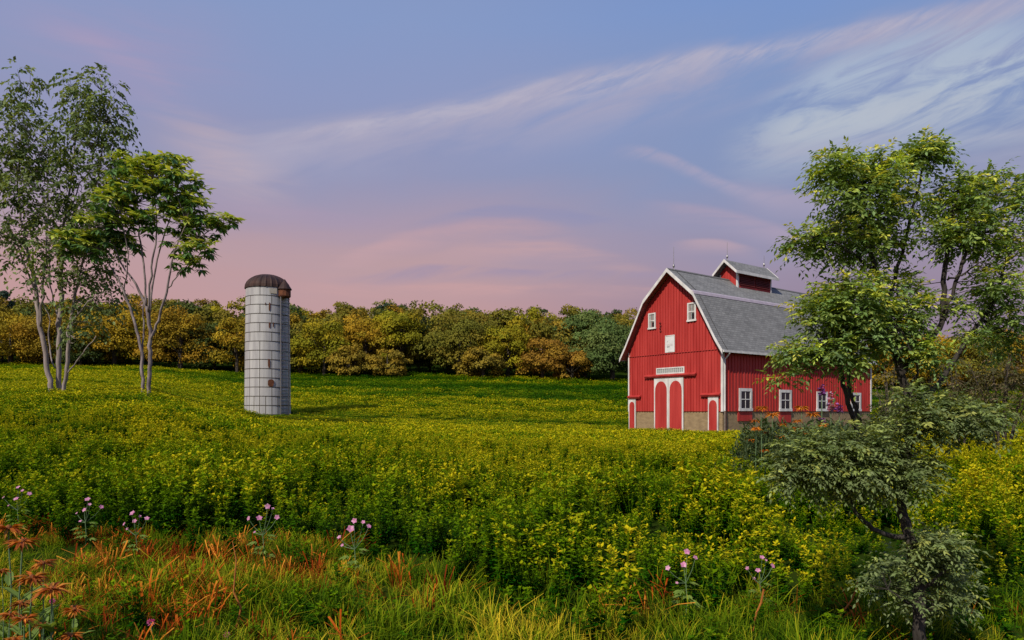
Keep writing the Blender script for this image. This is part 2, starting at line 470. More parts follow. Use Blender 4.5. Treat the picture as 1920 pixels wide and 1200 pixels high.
# low broad-leaved weeds between the grass
X, Y = polar_points(2.4, 11.5, 15, 1.0, r)
k = (Y < edge_y(X / Y) + 2.6) & (vnoise(X, Y, .9, 41) > .36); X, Y = X[k], Y[k]; n = len(X)
hgt = r.uniform(.10, .26, n)
tag(scatter('low_weeds', np.stack([X, Y, ground_z(X, Y)], 1), np.stack([r.normal(0, .1, n), r.normal(0, .1, n), r.uniform(0, 6.28, n)], 1),
            np.stack([hgt * 1.5, hgt * 1.5, hgt], 1), r.integers(0, 3, n), np.clip(r.normal(.22, .15, n), 0, 1),
            [crop_plant(500 + i, per=24, ll=.13, lw=.034, n_st=5) for i in range(3)]), kind='stuff')

# ------------------------------------------------------------------ the wood on the hill
WOODC = {
    'gold': [(0.332, 0.232, 0.015), (0.270, 0.208, 0.016), (0.356, 0.221, 0.016)],
    'amber': [(0.306, 0.184, 0.015), (0.245, 0.172, 0.016), (0.282, 0.196, 0.015)],
    'olive': [(0.172, 0.160, 0.020), (0.142, 0.146, 0.020), (0.209, 0.172, 0.022)],
    'yellow': [(0.270, 0.244, 0.013), (0.222, 0.221, 0.014), (0.306, 0.244, 0.014)],
    'rust': [(0.276, 0.161, 0.021), (0.255, 0.141, 0.020), (0.276, 0.171, 0.021)],
    'brown': [(0.258, 0.196, 0.025), (0.209, 0.165, 0.023), (0.282, 0.196, 0.022)],
    'green': [(0.068, 0.100, 0.024), (0.059, 0.090, 0.022), (0.084, 0.111, 0.026)],
    'sage': [(0.106, 0.162, 0.044), (0.090, 0.145, 0.041), (0.127, 0.172, 0.048)],
    'teal': [(0.037, 0.066, 0.044), (0.030, 0.056, 0.037), (0.043, 0.078, 0.043)],
}


def crown(cx, cy, z0, w, h, key, seed, n, size=.45, lobes=26, flat=.0):
    """cauliflower crown of leaf clumps around (cx, cy), from z0 up to z0 + h"""
    r = np.random.default_rng(seed)
    th = r.uniform(0, 6.28, lobes); cz = r.uniform(-.85, 1, lobes); s = np.sqrt(1 - np.clip(cz, -1, 1) ** 2 * .95)
    s = np.where(cz < 0, (1 - np.abs(cz) ** 4 * .6), s)
    R = np.array([w / 2, w / 2 * .9, h / 2])
    c = np.stack([np.cos(th) * s, np.sin(th) * s, cz], 1) * R * r.uniform(.55, .88, (lobes, 1))
    lr = np.minimum(w, h) * r.uniform(.12, .24, lobes)
    li = r.choice(lobes, n, p=lr ** 2 / (lr ** 2).sum())
    v = nrm(r.normal(0, 1, (n, 3))); v[:, 2] = np.where(v[:, 2] < -.2, -v[:, 2] * .7, v[:, 2]); 
    p = c[li] + v * lr[li][:, None] * r.uniform(.72, 1.08, (n, 1)) * np.array([1, 1, .8])
    p += np.array([cx, cy, z0 + h / 2])
    nn = v + r.normal(0, .45, (n, 3)); d = np.cross(nn, r.normal(0, 1, (n, 3))); d[:, 2] -= .25
    pal = WOODC[key]; base = np.array(pal)[r.integers(0, len(pal), lobes)] * r.uniform(.78, 1.2, (lobes, 1))
    col = base[li] * r.uniform(.88, 1.12, (n, 1))
    L = size * r.uniform(.7, 1.5, n)
    return leaves(p, d, nn, L, L * .75, col, LEAF_Q)


EDGE = [   # px, py of the top, width px, distance, colour, label
    (20, 588, 96, 127, 'gold', "golden rounded tree at the wood's edge, first from the photo's left side"),
    (92, 602, 74, 125, 'amber', "amber tree at the wood's edge behind the pale stems of the tall tree"),
    (150, 618, 62, 124, 'green', "dark green bushy tree at the wood's edge just right of the tall tree's stems"),
    (214, 592, 92, 127, 'gold', "broad golden tree at the wood's edge between the tall tree and the glossy umbrella tree"),
    (278, 604, 66, 129, 'yellow', "yellow-green tree at the wood's edge behind the umbrella tree's forked stems"),
    (338, 590, 100, 126, 'amber', "amber-brown rounded tree at the wood's edge just right of the umbrella tree"),
    (402, 606, 62, 128, 'green', "dull green tree at the wood's edge, second left of the white silo"),
    (444, 600, 64, 125, 'gold', "golden tree at the wood's edge whose side the white silo hides"),
    (562, 600, 56, 128, 'olive', "olive tree at the wood's edge touching the silo's ladder side"),
    (608, 604, 76, 124, 'yellow', "bright yellow-green round tree at the wood's edge, second right of the silo"),
    (655, 652, 54, 121, 'brown', "low brownish-gold bush-like tree in front of the wood, third right of the silo"),
    (685, 592, 78, 127, 'gold', "tall orange-gold tree at the wood's edge, fourth right of the silo"),
    (726, 660, 58, 121, 'brown', "low brown-gold bush at the wood's foot left of the dark gap"),
    (752, 572, 64, 127, 'yellow', "tall yellow-green tree with a straight side left of the dark gap in the wood"),
    (806, 592, 52, 136, 'teal', "dark blue-green tree standing back in the shady gap of the wood"),  # teal stands in for the bluish shade of the gap
    (862, 588, 104, 126, 'olive', "large olive-brown round tree just right of the dark gap in the wood"),
    (905, 655, 66, 121, 'brown', "low gold-brown bush at the wood's foot below the large olive tree"),
    (952, 612, 78, 125, 'yellow', "olive-yellow tree at the wood's edge, left of the rust-orange one"),
    (1017, 634, 68, 122, 'rust', "rust-orange tree at the wood's edge, the reddest of the wood"),
    (1072, 660, 62, 121, 'rust', "low rusty bush at the wood's foot left of the pale green willowy trees"),
    (1096, 584, 84, 131, 'sage', "pale green willowy tree with a feathery crown, the taller and left one of two"),
    (1148, 604, 92, 123, 'sage', "pale green willowy tree nearest to the barn's left corner"),
    (1672, 640, 70, 126, 'gold', "golden tree at the wood's edge just past the barn's far end"),
    (1742, 634, 92, 127, 'gold', "golden-olive tree at the wood's edge seen behind the dark trunk on the right"),
    (1822, 630, 84, 125, 'olive', "olive tree at the wood's edge behind the right-hand tree's slanting limb"),
    (1898, 626, 86, 127, 'amber', "amber tree at the wood's edge in the far right corner of the wood"),
]
for i, (px, py, wp, Yd, key, lab) in enumerate(EDGE):
    x = (px - CX) / F * Yd; g = gz(x, Yd)
    top = P(px, py - 5, Yd).z; H = top - g; W = wp / F * Yd * 1.48
    low = -.04
    t = empty('woodland_tree', (x, Yd, g), lab, 'tree', "trees along the wood's edge")
    m = MB(); m.tube([(0, 0, -.4), (.1, 0, H * .35), (0, .1, H * .8)], [W * .035, W * .028, .05], 7)
    for q in range(4):
        a = 6.28 * q / 4 + i; m.tube([(0, 0, H * .3), (math.cos(a) * W * .2, math.sin(a) * W * .2, H * .55), (math.cos(a) * W * .3, math.sin(a) * W * .3, H * .7)], [.14, .09, .03], 5)
    m.build('trunk', M_bark_far, t)
    n = int(7200 * (W * H / 80) ** .8) + 1800
    v, f, c = crown(0, 0, H * low, W, H * (1 - low), key, 900 + i, n, .32 if key != 'sage' else .34, lobes=int(30 + W * 2))
    obj('crown', v, f, M_far_leaf, t, col=c)

for px, py, wp, Yd, lab in ((4, 543, 44, 150, "tall blue-green tree rising above the golden wood at the photo's left side"),
                            (722, 561, 38, 165, 'blue-green tree whose spiky top rises highest on the ridge between silo and barn')):
    x = (px - CX) / F * Yd; g = gz(x, Yd); H = P(px, py, Yd).z - g; W = wp / F * Yd
    t = empty('ridge_tree', (x, Yd, g), lab, 'tree')
    m = MB(); m.tube([(0, 0, -.4), (0, 0, H * .8)], [.3, .06], 7); m.build('trunk', M_bark_far, t)
    v, f, c = crown(0, 0, H * .25, W, H * .75, 'teal', 77 + px, 2200, .5); obj('crown', v, f, M_far_leaf, t, col=c)

parts = []; r = np.random.default_rng(5)
for i in range(470):
    Yd = r.uniform(133, 222) if i > 70 else r.uniform(131, 136); u = r.uniform(-1.0, 1.0); px = CX + F * u
    if 1200 < px < 1600: 
        continue
    x = u * Yd; g = gz(x, Yd)
    h = r.uniform(10.5, 15.5) * (.75 if px > 1600 else 1); w = r.uniform(8, 13)
    key = r.choice(['olive', 'brown', 'olive', 'yellow', 'amber', 'olive', 'green'])
    parts.append(crown(x, Yd, g - .5, w, h, key, 3000 + i, 2600, .46, lobes=20))
v, f, c = cat_leaves(parts)
tag(obj('hillside_woods', v, f, M_far_leaf, col=c), kind='stuff')

# ------------------------------------------------------------------ barn
M_red = mat('red_paint', (.35, .023, .021, 1), (.47, .046, .041, 1), .65, 2.6, (1, 1, .10), .3, fine=20, detail=9)
M_white = mat('white_paint', (.72, .72, .73, 1), (.50, .50, .50, 1), .6, 2.5, (1, 1, .3), .1)
M_stone = mat('tan_foundation', (.32, .235, .135, 1), (.23, .165, .095, 1), .9, 2.2, (1, 1, 2.2), .6)
M_glass, nt, b = new_mat('dark_glass'); b.inputs['Base Color'].default_value = (.012, .014, .018, 1); b.inputs['Roughness'].default_value = .08
M_glass_pale = mat('blind_behind_glass', (.33, .37, .36, 1), (.22, .25, .25, 1), .25, 3, (1, 1, 6))
M_dark = mat('dark_red_louvre', (.10, .012, .012, 1), (.15, .018, .018, 1), .7, 4)
M_metal = mat('grey_metal', (.30, .30, .31, 1), (.22, .22, .23, 1), .4, 6, metal=.8)
M_pipe = mat('weathered_pipe', (.20, .16, .13, 1), (.12, .10, .085, 1), .6, 6)
M_flash = mat('pale_flashing', (.42, .37, .44, 1), (.34, .30, .37, 1), .6, 3)
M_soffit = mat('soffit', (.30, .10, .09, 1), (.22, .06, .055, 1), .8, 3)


def shingle_mat():
    m, nt, b = new_mat('grey_shingles'); N = nt.nodes; L = nt.links
    at = N.new('ShaderNodeAttribute'); at.attribute_name = 'run'
    tc = N.new('ShaderNodeTexCoord'); sp = N.new('ShaderNodeSeparateXYZ'); cb = N.new('ShaderNodeCombineXYZ')
    L.new(tc.outputs['Object'], sp.inputs[0]); L.new(sp.outputs['X'], cb.inputs['X']); L.new(at.outputs['Fac'], cb.inputs['Y'])
    bt = N.new('ShaderNodeTexBrick'); bt.inputs['Scale'].default_value = 1; bt.inputs['Brick Width'].default_value = .42; bt.inputs['Row Height'].default_value = .2
    bt.inputs['Mortar Size'].default_value = .012; bt.inputs['Color1'].default_value = (.185, .192, .196, 1); bt.inputs['Color2'].default_value = (.255, .262, .266, 1)
    bt.inputs['Mortar'].default_value = (.13, .133, .136, 1)
    n = N.new('ShaderNodeTexNoise'); n.inputs['Scale'].default_value = .9; n.inputs['Detail'].default_value = 8
    mx = N.new('ShaderNodeMix'); mx.data_type = 'RGBA'; mx.blend_type = 'MULTIPLY'; mx.inputs['Factor'].default_value = .8
    rp = N.new('ShaderNodeValToRGB'); rp.color_ramp.elements[0].position = .3; rp.color_ramp.elements[0].color = (.72, .72, .73, 1); rp.color_ramp.elements[1].position = .7
    L.new(cb.outputs[0], bt.inputs['Vector']); L.new(cb.outputs[0], n.inputs['Vector']); L.new(n.outputs['Fac'], rp.inputs['Fac'])
    L.new(bt.outputs['Color'], mx.inputs[6]); L.new(rp.outputs['Color'], mx.inputs[7]); L.new(mx.outputs[2], b.inputs['Base Color'])
    bp = N.new('ShaderNodeBump'); bp.inputs['Strength'].default_value = .6; bp.inputs['Distance'].default_value = .02
    L.new(bt.outputs['Fac'], bp.inputs['Height']); bp.invert = True; L.new(bp.outputs['Normal'], b.inputs['Normal'])
    b.inputs['Roughness'].default_value = .9; b.inputs['Specular IOR Level'].default_value = .2
    return m


M_roof = shingle_mat()
barn = empty('barn', (BX0, BY0, 0), 'red gambrel-roofed barn with white trim, grey roof and a louvred cupola', 'barn', rz=BANG)
HB = BW / 2; ZS = 1.66
PROF = [(0, 12.55), (2.45, 10.42), (4.40, 6.95), (5.05, 5.95)]       # gambrel section: offset from the ridge line, height


def facade(px, py):
    """photo point on the gable wall -> (y along the wall, height)"""
    u = (px - CX) / F; t = (BX0 - BY0 * u) / (.585 + .811 * u); Y = BY0 + .811 * t
    return t, EYE + (HY - py) / F * Y


def side(px, py):
    u = (px - CX) / F; s = (BY0 * u - BX0) / (.811 - .585 * u); Y = BY0 + .585 * s
    return s, EYE + (HY - py) / F * Y


def roof_h(y, drop=.0):
    o = abs(y - HB)
    return float(np.interp(o, [p[0] for p in PROF], [p[1] for p in PROF])) - drop


# foundation
m = MB(); m.box((.06, .06, -.8), (BL - .06, BW - .06, ZS + .02)); m.build('foundation', M_stone, barn)
# walls: gambrel prism with battens
m = MB()
poly = [(0, 0, ZS), (0, 0, roof_h(0, .18))] + [(0, HB + s * o, z - .18) for s, o, z in ((-1, 4.40, 6.95), (-1, 2.45, 10.42), (1, 0, 12.55), (1, 2.45, 10.42), (1, 4.4, 6.95))] + [(0, BW, roof_h(BW, .18)), (0, BW, ZS)]
m.prism(poly, (BL, 0, 0))
y = .13
while y < BW - .1:
    hh = min(roof_h(y, .24), roof_h(y + .05, .24))
    m.box((-.05, y, ZS), (0, y + .06, 6.10)); 
    if hh > 6.3: m.box((-.05, y, 6.20), (0, y + .06, hh))
    y += .27
m.box((-.07, .02, 6.10), (0, BW - .02, 6.17))
x = .3
while x < BL - .2:
    m.box((x, -.045, ZS), (x + .055, 0, roof_h(0, .3))); x += .36
m.build('wall', M_red, barn)
# roof shell (x from -0.62 to BL + 0.45)
x0, x1 = -.62, BL + .45
prof = [(HB - o, z) for o, z in PROF[::-1]] + [(HB + o, z) for o, z in PROF[1:]]
V = []; run = []; Fc = []; rr = 0; k = len(prof); sub = 1
runs = [0]
for a, b_ in zip(prof, prof[1:]):
    runs.append(runs[-1] + math.hypot(b_[0] - a[0], b_[1] - a[1]))
for xx in (x0, x1):
    for q, dz in ((0, 0), (1, -.13)):
        for (yy, zz), rn in zip(prof, runs):
            V.append((xx, yy, zz + dz)); run.append(rn)
A, B, C_, D = 0, k, 2 * k, 3 * k     # outer/inner at x0, outer/inner at x1
mi = []
for i in range(k - 1):
    Fc += [(A + i, C_ + i, C_ + i + 1, A + i + 1), (B + i + 1, D + i + 1, D + i, B + i), (A + i + 1, B + i + 1, B + i, A + i), (C_ + i, D + i, D + i + 1, C_ + i + 1)]
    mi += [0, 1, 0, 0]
Fc += [(A, B, D, C_), (A + k - 1, C_ + k - 1, D + k - 1, B + k - 1)]; mi += [0, 0]
o = obj('roof', V, Fc, [M_roof, M_soffit], barn, mi, attrs={'run': run})
# rake boards, front and back, right and left
for xx, w in ((x0 - .05, .048), (x1 + .002, .048)):
    for s in (-1, 1):
        m = MB()
        pts = [(HB + s * o, z) for o, z in PROF]
        for (ya, za), (yb, zb) in zip(pts, pts[1:]):
            m.prism([(xx, ya, za + .03), (xx, yb, zb + .03), (xx, yb, zb - .27), (xx, ya, za - .27)], (w, 0, 0))
        m.build('rake_board', M_white, barn)
# gutters along both eaves
for s in (-1, 1):
    m = MB(); yy = HB + s * 5.12
    m.box((x0 + .05, min(yy, yy - s * .09), 5.83), (x1 - .05, max(yy, yy - s * .09), 5.985)); m.build('gutter', M_white, barn)
    # flashing at the break of the roof
    m = MB(); yy = HB + s * 2.47
    m.prism([(x0, yy - s * .16, 10.60), (x0, yy + s * .02, 10.50), (x0, yy + s * .10, 10.28), (x0, yy + s * .06, 10.27), (x0, yy - .0 * s, 10.44), (x0, yy - s * .18, 10.56)], (x1 - x0, 0, 0))
    m.build('roof_flashing', M_flash, barn)
m = MB(); m.prism([(x0, HB - .16, 12.45), (x0, HB, 12.60), (x0, HB + .16, 12.45), (x0, HB, 12.56)], (x1 - x0, 0, 0)); m.build('ridge_cap', M_roof, barn)
# lightning cable following the roof just inside the rake
m = MB()
m.tube([(x0 + .55 + (.35 if i == 0 else .05), HB - o, z + .03) for i, (o, z) in enumerate(PROF)], .022, 5); m.build('lightning_cable', mat('dark_cable', (.05, .05, .055, 1), None, .6), barn)
# corner boards
for (xa, ya) in ((0, 0), (0, BW), (BL, 0)):
    m = MB(); sx = -.045 if xa == 0 else .0
    if xa == 0:
        m.box((-.045, ya - (.045 if ya == 0 else .16), ZS - .02), (-.0, ya + (.16 if ya == 0 else .045), roof_h(ya, .2)))
        if ya == 0: m.box((0, -.045, ZS - .02), (.16, 0, roof_h(0, .22)))
    else:
        m.box((BL - .16, -.045, ZS - .02), (BL + .045, 0, roof_h(0, .22)))
    m.build('corner_board', M_white, barn)
# downspout by the near corner
m = MB(); m.tube([(.12, -.5, 5.8), (.13, -.35, 5.6), (.10, -.11, 5.35), (.10, -.11, 1.7)], .055, 8); d = m.build('downspout', M_white, barn)
m = MB(); m.tube([(.10, -.11, 1.7), (.10, -.11, .25), (.1, -.3, .08)], .065, 8); m.build('drain_pipe', M_pipe, barn)
m = MB(); m.box((.28, -.02, -.1), (.38, .06, ZS)); m.box((.28, -.26, .12), (.38, -.02, .26)); m.build('red_conduit', M_red, barn)


def arch(y0, y1, z0, z1, n=10, point=.0):
    """outline of an arched panel in the y-z plane"""
    c = (y0 + y1) / 2; w = (y1 - y0) / 2; h = min(w * 1.35, (z1 - z0) * .4)
    return [(y0, z0)] + [(c - w * math.cos(math.pi * i / n), z1 - h + h * math.sin(math.pi * i / n) ** .85) for i in range(n + 1)] + [(y1, z0)]


def barn_door(y0, y1, z0, z1, label=None, stiles=.13):
    m = MB(); m.box((-.10, y0, z0), (-.034, y1, z1))
    nb = max(2, int((y1 - y0) / .2))
    for i in range(nb + 1):
        yy = y0 + (y1 - y0 - .02) * i / nb; m.box((-.104, yy, z0), (-.10, yy + .02, z1))
    d = m.build('door', M_white, barn)
    if label: d['label'] = label
    pts = arch(y0 + stiles, y1 - stiles, z0 + .04, z1 - .28)
    m = MB(); m.prism([(-.108, a, b_) for a, b_ in pts], (-.02, 0, 0))
    k = 4
    for i in range(1, k):
        yy = y0 + stiles + (y1 - y0 - 2 * stiles) * i / k
        m.box((-.137, yy - .018, z0 + .05), (-.128, yy + .018, z1 - .28 - (.12 if abs(i - k / 2) < .6 else .3)))
    m.build('arched_panel', M_red, d)


yl, zt = facade(1228, 709); yr, _ = facade(1282.5, 708); zb = .14
ym = (yl + yr) / 2
barn_door(yr, ym - .012, zb, zt); barn_door(ym + .012, yl, zb, zt)
sl0, szt = facade(1329, 743); sl1, _ = facade(1348, 743)
barn_door(sl1, sl0, .06, szt, 'narrow white door with a red arched panel', .1)
ll0, lzt = facade(1180.5, 747); ll1, _ = facade(1193, 747)
barn_door(ll1, min(ll0, BW - .02), .10, lzt, 'narrow white door with a red arched panel', .1)


def track(pxa, pxb, py):
    ya, z = facade(pxa, py); yb, _ = facade(pxb, py); zc = z
    m = MB(); m.prism([(-.034, yb, zc), (-.26, yb, zc - .02), (-.26, yb, zc + .06), (-.034, yb, zc + .16)], (0, ya - yb, 0))
    m.box((-.20, yb + .02, zc - .10), (-.15, ya - .02, zc - .004))
    m.build('door_track', M_red, barn)


track(1211, 1307, 707); track(1316, 1352.5, 741); track(1180, 1202.5, 745)
# transom of small panes over the double door
ya, za = facade(1231.6, 690.5); yb, zb2 = facade(1284.3, 699.5); z0, z1 = zb2, za
m = MB(); fw = .09
m.box((-.09, yb, z0), (-.034, ya, z0 + fw)); m.box((-.09, yb, z1 - fw), (-.034, ya, z1))
m.box((-.09, yb, z0 + fw), (-.034, yb + fw, z1 - fw)); m.box((-.09, ya - fw, z0 + fw), (-.034, ya, z1 - fw))
for i in range(1, 14):
    yy = yb + fw + (ya - yb - 2 * fw) * i / 14; m.box((-.075, yy - .018, z0 + fw), (-.055, yy + .018, z1 - fw))
w_ = m.build('transom_window', M_white, barn)
m = MB(); m.box((-.054, yb + fw, z0 + fw), (-.04, ya - fw, z1 - fw)); m.build('pane', M_glass_pale, w_)


def window(axis, a0, a1, z0, z1, glass, fw=.1, rows=2, cols=2, blind=False):
    """axis 'y': on the gable wall; axis 'x': on the long wall"""
    def bx(p0, p1, d0, d1, zz0, zz1, mb):
        if axis == 'y': mb.box((-d1, p0, zz0), (-d0, p1, zz1))
        else: mb.box((p0, -d1, zz0), (p1, -d0, zz1))
    m = MB()
    bx(a0, a1, .03, .10, z1 - fw, z1, m); bx(a0 - .04, a1 + .04, .03, .13, z0 - .05, z0 + fw * .7, m)
    bx(a0, a0 + fw, .03, .10, z0 + fw * .7, z1 - fw, m); bx(a1 - fw, a1, .03, .10, z0 + fw * .7, z1 - fw, m)
    w = m.build('window', M_white, barn)
    m = MB(); bx(a0 + fw, a1 - fw, .034, .05, z0 + fw * .7, z1 - fw, m); m.build('pane', glass, w)
    m = MB(); zm = (z0 + z1) / 2
    bx(a0 + fw, a1 - fw, .052, .085, zm - .035, zm + .035, m)
    for i in range(1, cols):
        p = a0 + (a1 - a0) * i / cols
        bx(p - .022, p + .022, .052, .075, z0 + fw * .7, zm - .035, m); bx(p - .022, p + .022, .052, .075, zm + .035, z1 - fw, m)
    m.build('sash', M_white, w)
    if blind:
        m = MB(); bx(a0 + fw + .03, (a0 + a1) / 2, .0505, .053, z0 + .12, zm - .12, m); m.build('open_gap', M_glass, w)


for (xa, ya_, xb, yb_) in ((1230.3, 586, 1216.8, 617), (1306, 566, 1290, 602.5)):
    a, zt_ = facade(xa, ya_); b2, zb_ = facade(xb, yb_)
    window('y', a, b2, zb_, zt_, M_glass_pale, .11, cols=1, blind=True)
for (xa, ya_, xb, yb_) in ((1384.4, 727.7, 1408.4, 769.3), (1460, 730.5, 1482.5, 770), (1530, 734, 1550, 771), (1594, 736, 1612.6, 770)):
    a, zt_ = side(xa, ya_); b2, zb_ = side(xb, yb_)
    window('x', a, b2, max(zb_, ZS + .06), zt_, M_glass, .22)
for xa, xb, zz in ((1384, 1410, .95), (1461, 1483, .80)):
    a, _ = side(xa, 780); b2, _ = side(xb, 780)
    m = MB(); m.box((a, -.02, zz), (b2, .06, ZS - .004)); m.build('red_patch', M_red, barn)
# small dark brackets in a column under the left loft window
for i, py in enumerate((606, 611, 616, 621)):
    a, z = facade(1238.5 + (i % 2) * .8, py)
    m = MB(); m.box((-.09, a - .07, z - .05), (-.034, a + .07, z + .05)); m.build('wall_bracket', M_dark, barn)

# cupola
cup = MB(); cs0, cs1, cw = 6.95, 11.65, .85; zc0, zc1 = 11.4, 13.16
cup.prism([(cs0, HB - cw, zc0), (cs0, HB - cw, zc1), (cs0, HB, 13.9), (cs0, HB + cw, zc1), (cs0, HB + cw, zc0)], (cs1 - cs0, 0, 0))
for i in range(6):
    yy = HB - cw + .14 + i * .28; cup.box((cs0 - .025, yy, zc0 + .1), (cs0, yy + .05, 13.05 + (.85 - abs(yy - HB)) * .75))
cupola = cup.build('cupola', M_red, barn)
m = MB(); ra, rb = 6.36, 12.3
for s in (-1, 1):
    m.prism([(ra, HB, 14.15), (ra, HB + s * 1.15, 13.08), (ra, HB + s * 1.15, 12.98), (ra, HB, 14.03)], (rb - ra, 0, 0))
o = m.build('cupola_roof', [M_roof, M_soffit], cupola)
a = o.data.attributes.new('run', 'FLOAT', 'POINT'); a.data.foreach_set('value', np.array([v.co.z * 1.4 for v in o.data.vertices], np.float32))
for s in (-1, 1):
    for xx in (ra - .05, rb + .002):
        m = MB(); m.prism([(xx, HB, 14.19), (xx, HB + s * 1.17, 13.10), (xx, HB + s * 1.17, 12.87), (xx, HB, 13.94)], (.048, 0, 0)); m.build('rake_board', M_white, cupola)
    m = MB(); yy = HB + s * 1.155; m.box((ra, min(yy, yy + s * .04), 12.88), (rb, max(yy, yy + s * .04), 13.11)); m.build('fascia', M_white, cupola)
for xx, yy in ((cs0, HB - cw), (cs1 - .13, HB - cw), (cs0, HB + cw - .1)):
    m = MB()
    if yy < HB: m.box((xx - (.03 if xx == cs0 else 0), yy - .03, zc0), (xx + .14, yy, zc1 - .1))
    if xx == cs0: m.box((xx - .03, yy, zc0), (xx, yy + .12, zc1 - .1))
    m.build('corner_board', M_white, cupola)
for q in range(2):
    a0 = cs0 + .26 + q * 2.14; a1 = a0 + 2.04
    m = MB()
    m.box((a0, HB - cw - .012, 12.0), (a1, HB - cw - .002, 12.84))
    for i in range(6):
        z = 12.04 + i * .135
        m.prism([(a0, HB - cw - .012, z + .10), (a0, HB - cw - .09, z), (a0, HB - cw - .09, z + .018), (a0, HB - cw - .012, z + .118)], (a1 - a0, 0, 0))
    m.build('louvre', M_dark, cupola)
# lightning rods along the ridges
for s_, base, h in ((.15, 12.55, 1.75), (6.75, 14.15, 1.5), (11.9, 14.15, 1.1)):
    m = MB(); m.tube([(s_, HB, base - .02), (s_, HB, base + h)], [.028, .012], 6)
    m.tube([(s_, HB, base + .28 + .16 * math.sin(t) * 1) for t in (-1.5, -.8, 0, .8, 1.5)], [.01, .06, .085, .06, .01], 8)
    for a in (0, 2.1, 4.2): m.tube([(s_, HB, base + .22), (s_ + .15 * math.cos(a), HB + .15 * math.sin(a), base - .1)], .012, 4)
    m.build('lightning_rod', M_metal, barn)

# sign on the gable
a, zt_ = facade(1266, 627.5); b2, zb_ = facade(1248.3, 661.5)
c, s = math.cos(BANG), math.sin(BANG)
sg = empty('sign', (BX0 - (a + b2) / 2 * s - .034 * c, BY0 + (a + b2) / 2 * c - .034 * s, (zt_ + zb_) / 2), 'small white upright sign with a grey drawing, fixed to the red barn gable', 'sign', rz=BANG)
hw, hh = (b2 - a) / 2, (zt_ - zb_) / 2
m = MB(); m.box((-.03, -hw, -hh), (0, hw, hh)); m.build('panel', mat('sign_white', (.70, .72, .74, 1), (.62, .64, .66, 1), .5, 2), sg)
m = MB()
for y0_, y1_, z0_, z1_ in ((-hw, hw, hh - .07, hh), (-hw, hw, -hh, -hh + .09), (-hw, -hw + .05, -hh + .09, hh - .07), (hw - .05, hw, -hh + .09, hh - .07)):
    m.box((-.05, y0_, z0_), (-.03, y1_, z1_))
m.build('frame', M_white, sg)
M_ink = mat('grey_ink', (.16, .15, .16, 1), (.24, .23, .24, 1), .7, 9); M_ink2 = mat('pale_ink', (.45, .40, .41, 1), (.52, .47, .48, 1), .7, 9)
m = MB()           # outline drawing: a gambrel roof over posts
g = [(.30, -.12), (.27, .12), (.17, .26), (.07, .12), (.04, -.12)]
for (ya, za), (yb, zb_) in zip(g, g[1:]):
    m.tube([(-.036, ya, za), (-.036, yb, zb_)], .012, 4)
m.build('drawing', M_ink2, sg)
m = MB(); m.box((-.036, .02, -.26), (-.03, .30, -.20)); m.build('underline', M_ink, sg)
m = MB()
for i in range(8):
    yy = .29 - i * .075; m.box((-.035, yy - .022, -.185 + (i % 3) * .015), (-.03, yy + .016, -.06 + (i * 7 % 4) * .025))
m.build('lettering', M_ink2, sg)

# ------------------------------------------------------------------ silo
SZ0 = gz(SILO.x, SILO.y) - .3
silo = empty('silo', (SILO.x, SILO.y, SZ0), 'tall white panelled silo with a rusty ribbed dome and ladder', 'silo')
zrim = P(502, 543, 60).z - SZ0
M_panel = mat('enamel_panel', (.47, .475, .49, 1), (.31, .31, .33, 1), .42, 2.2, (1, 1, .12), .08, spec=.5)
M_seam = mat('seam', (.10, .09, .08, 1), (.06, .052, .045, 1), .8, 6)
M_rust = mat('rust', (.085, .028, .014, 1), (.15, .055, .024, 1), .9, 5, bump=.5)
M_dome = mat('rusted_dome', (.026, .012, .011, 1), (.055, .024, .018, 1), .7, 1.5, metal=.2)
rows = 14; rh = (zrim - .3) / rows
ZL = [0]; 
for i in range(rows):
    ZL += [.3 + i * rh + .035, .3 + (i + 1) * rh - .035]
ZL.append(zrim)
angs = []; jw = .9
for i in range(48):
    angs += [i * 7.5 + jw, (i + 1) * 7.5 - jw]
V = []; Fc = []; mi = []
for li, z in enumerate(ZL):
    rad = SILO_R + .13 * (1 - z / zrim)
    for a in angs:
        w = math.radians(a); V.append((rad * math.cos(w), rad * math.sin(w), z))
na = len(angs)
for li in range(len(ZL) - 1):
    row = li // 2; seam_row = li % 2 == 0
    for k in range(na):
        Fc.append((li * na + k, li * na + (k + 1) % na, (li + 1) * na + (k + 1) % na, (li + 1) * na + k))
        if seam_row: mi.append(1); continue
        sj = False
        if k % 2 == 1:
            b_ = (k // 2 + 1) % 48
            rr_ = row
            if rr_ < 2: sj = b_ % 2 == 0
            elif rr_ < 7: sj = b_ % 4 == 0
            else: sj = (b_ + (4 if rr_ % 2 else 0)) % 8 == 0
        mi.append(1 if sj else 0)
obj('shell', V, Fc, [M_panel, M_seam], silo, mi)
for i in range(rows + 1):          # steel hoops
    z = .3 + i * rh; rad = SILO_R + .13 * (1 - z / zrim) + .012
    m = MB(); m.tube([(rad * math.cos(t * math.pi / 24), rad * math.sin(t * math.pi / 24), z) for t in range(49)], .022, 5, cap=False); m.build('hoop', M_seam, silo)
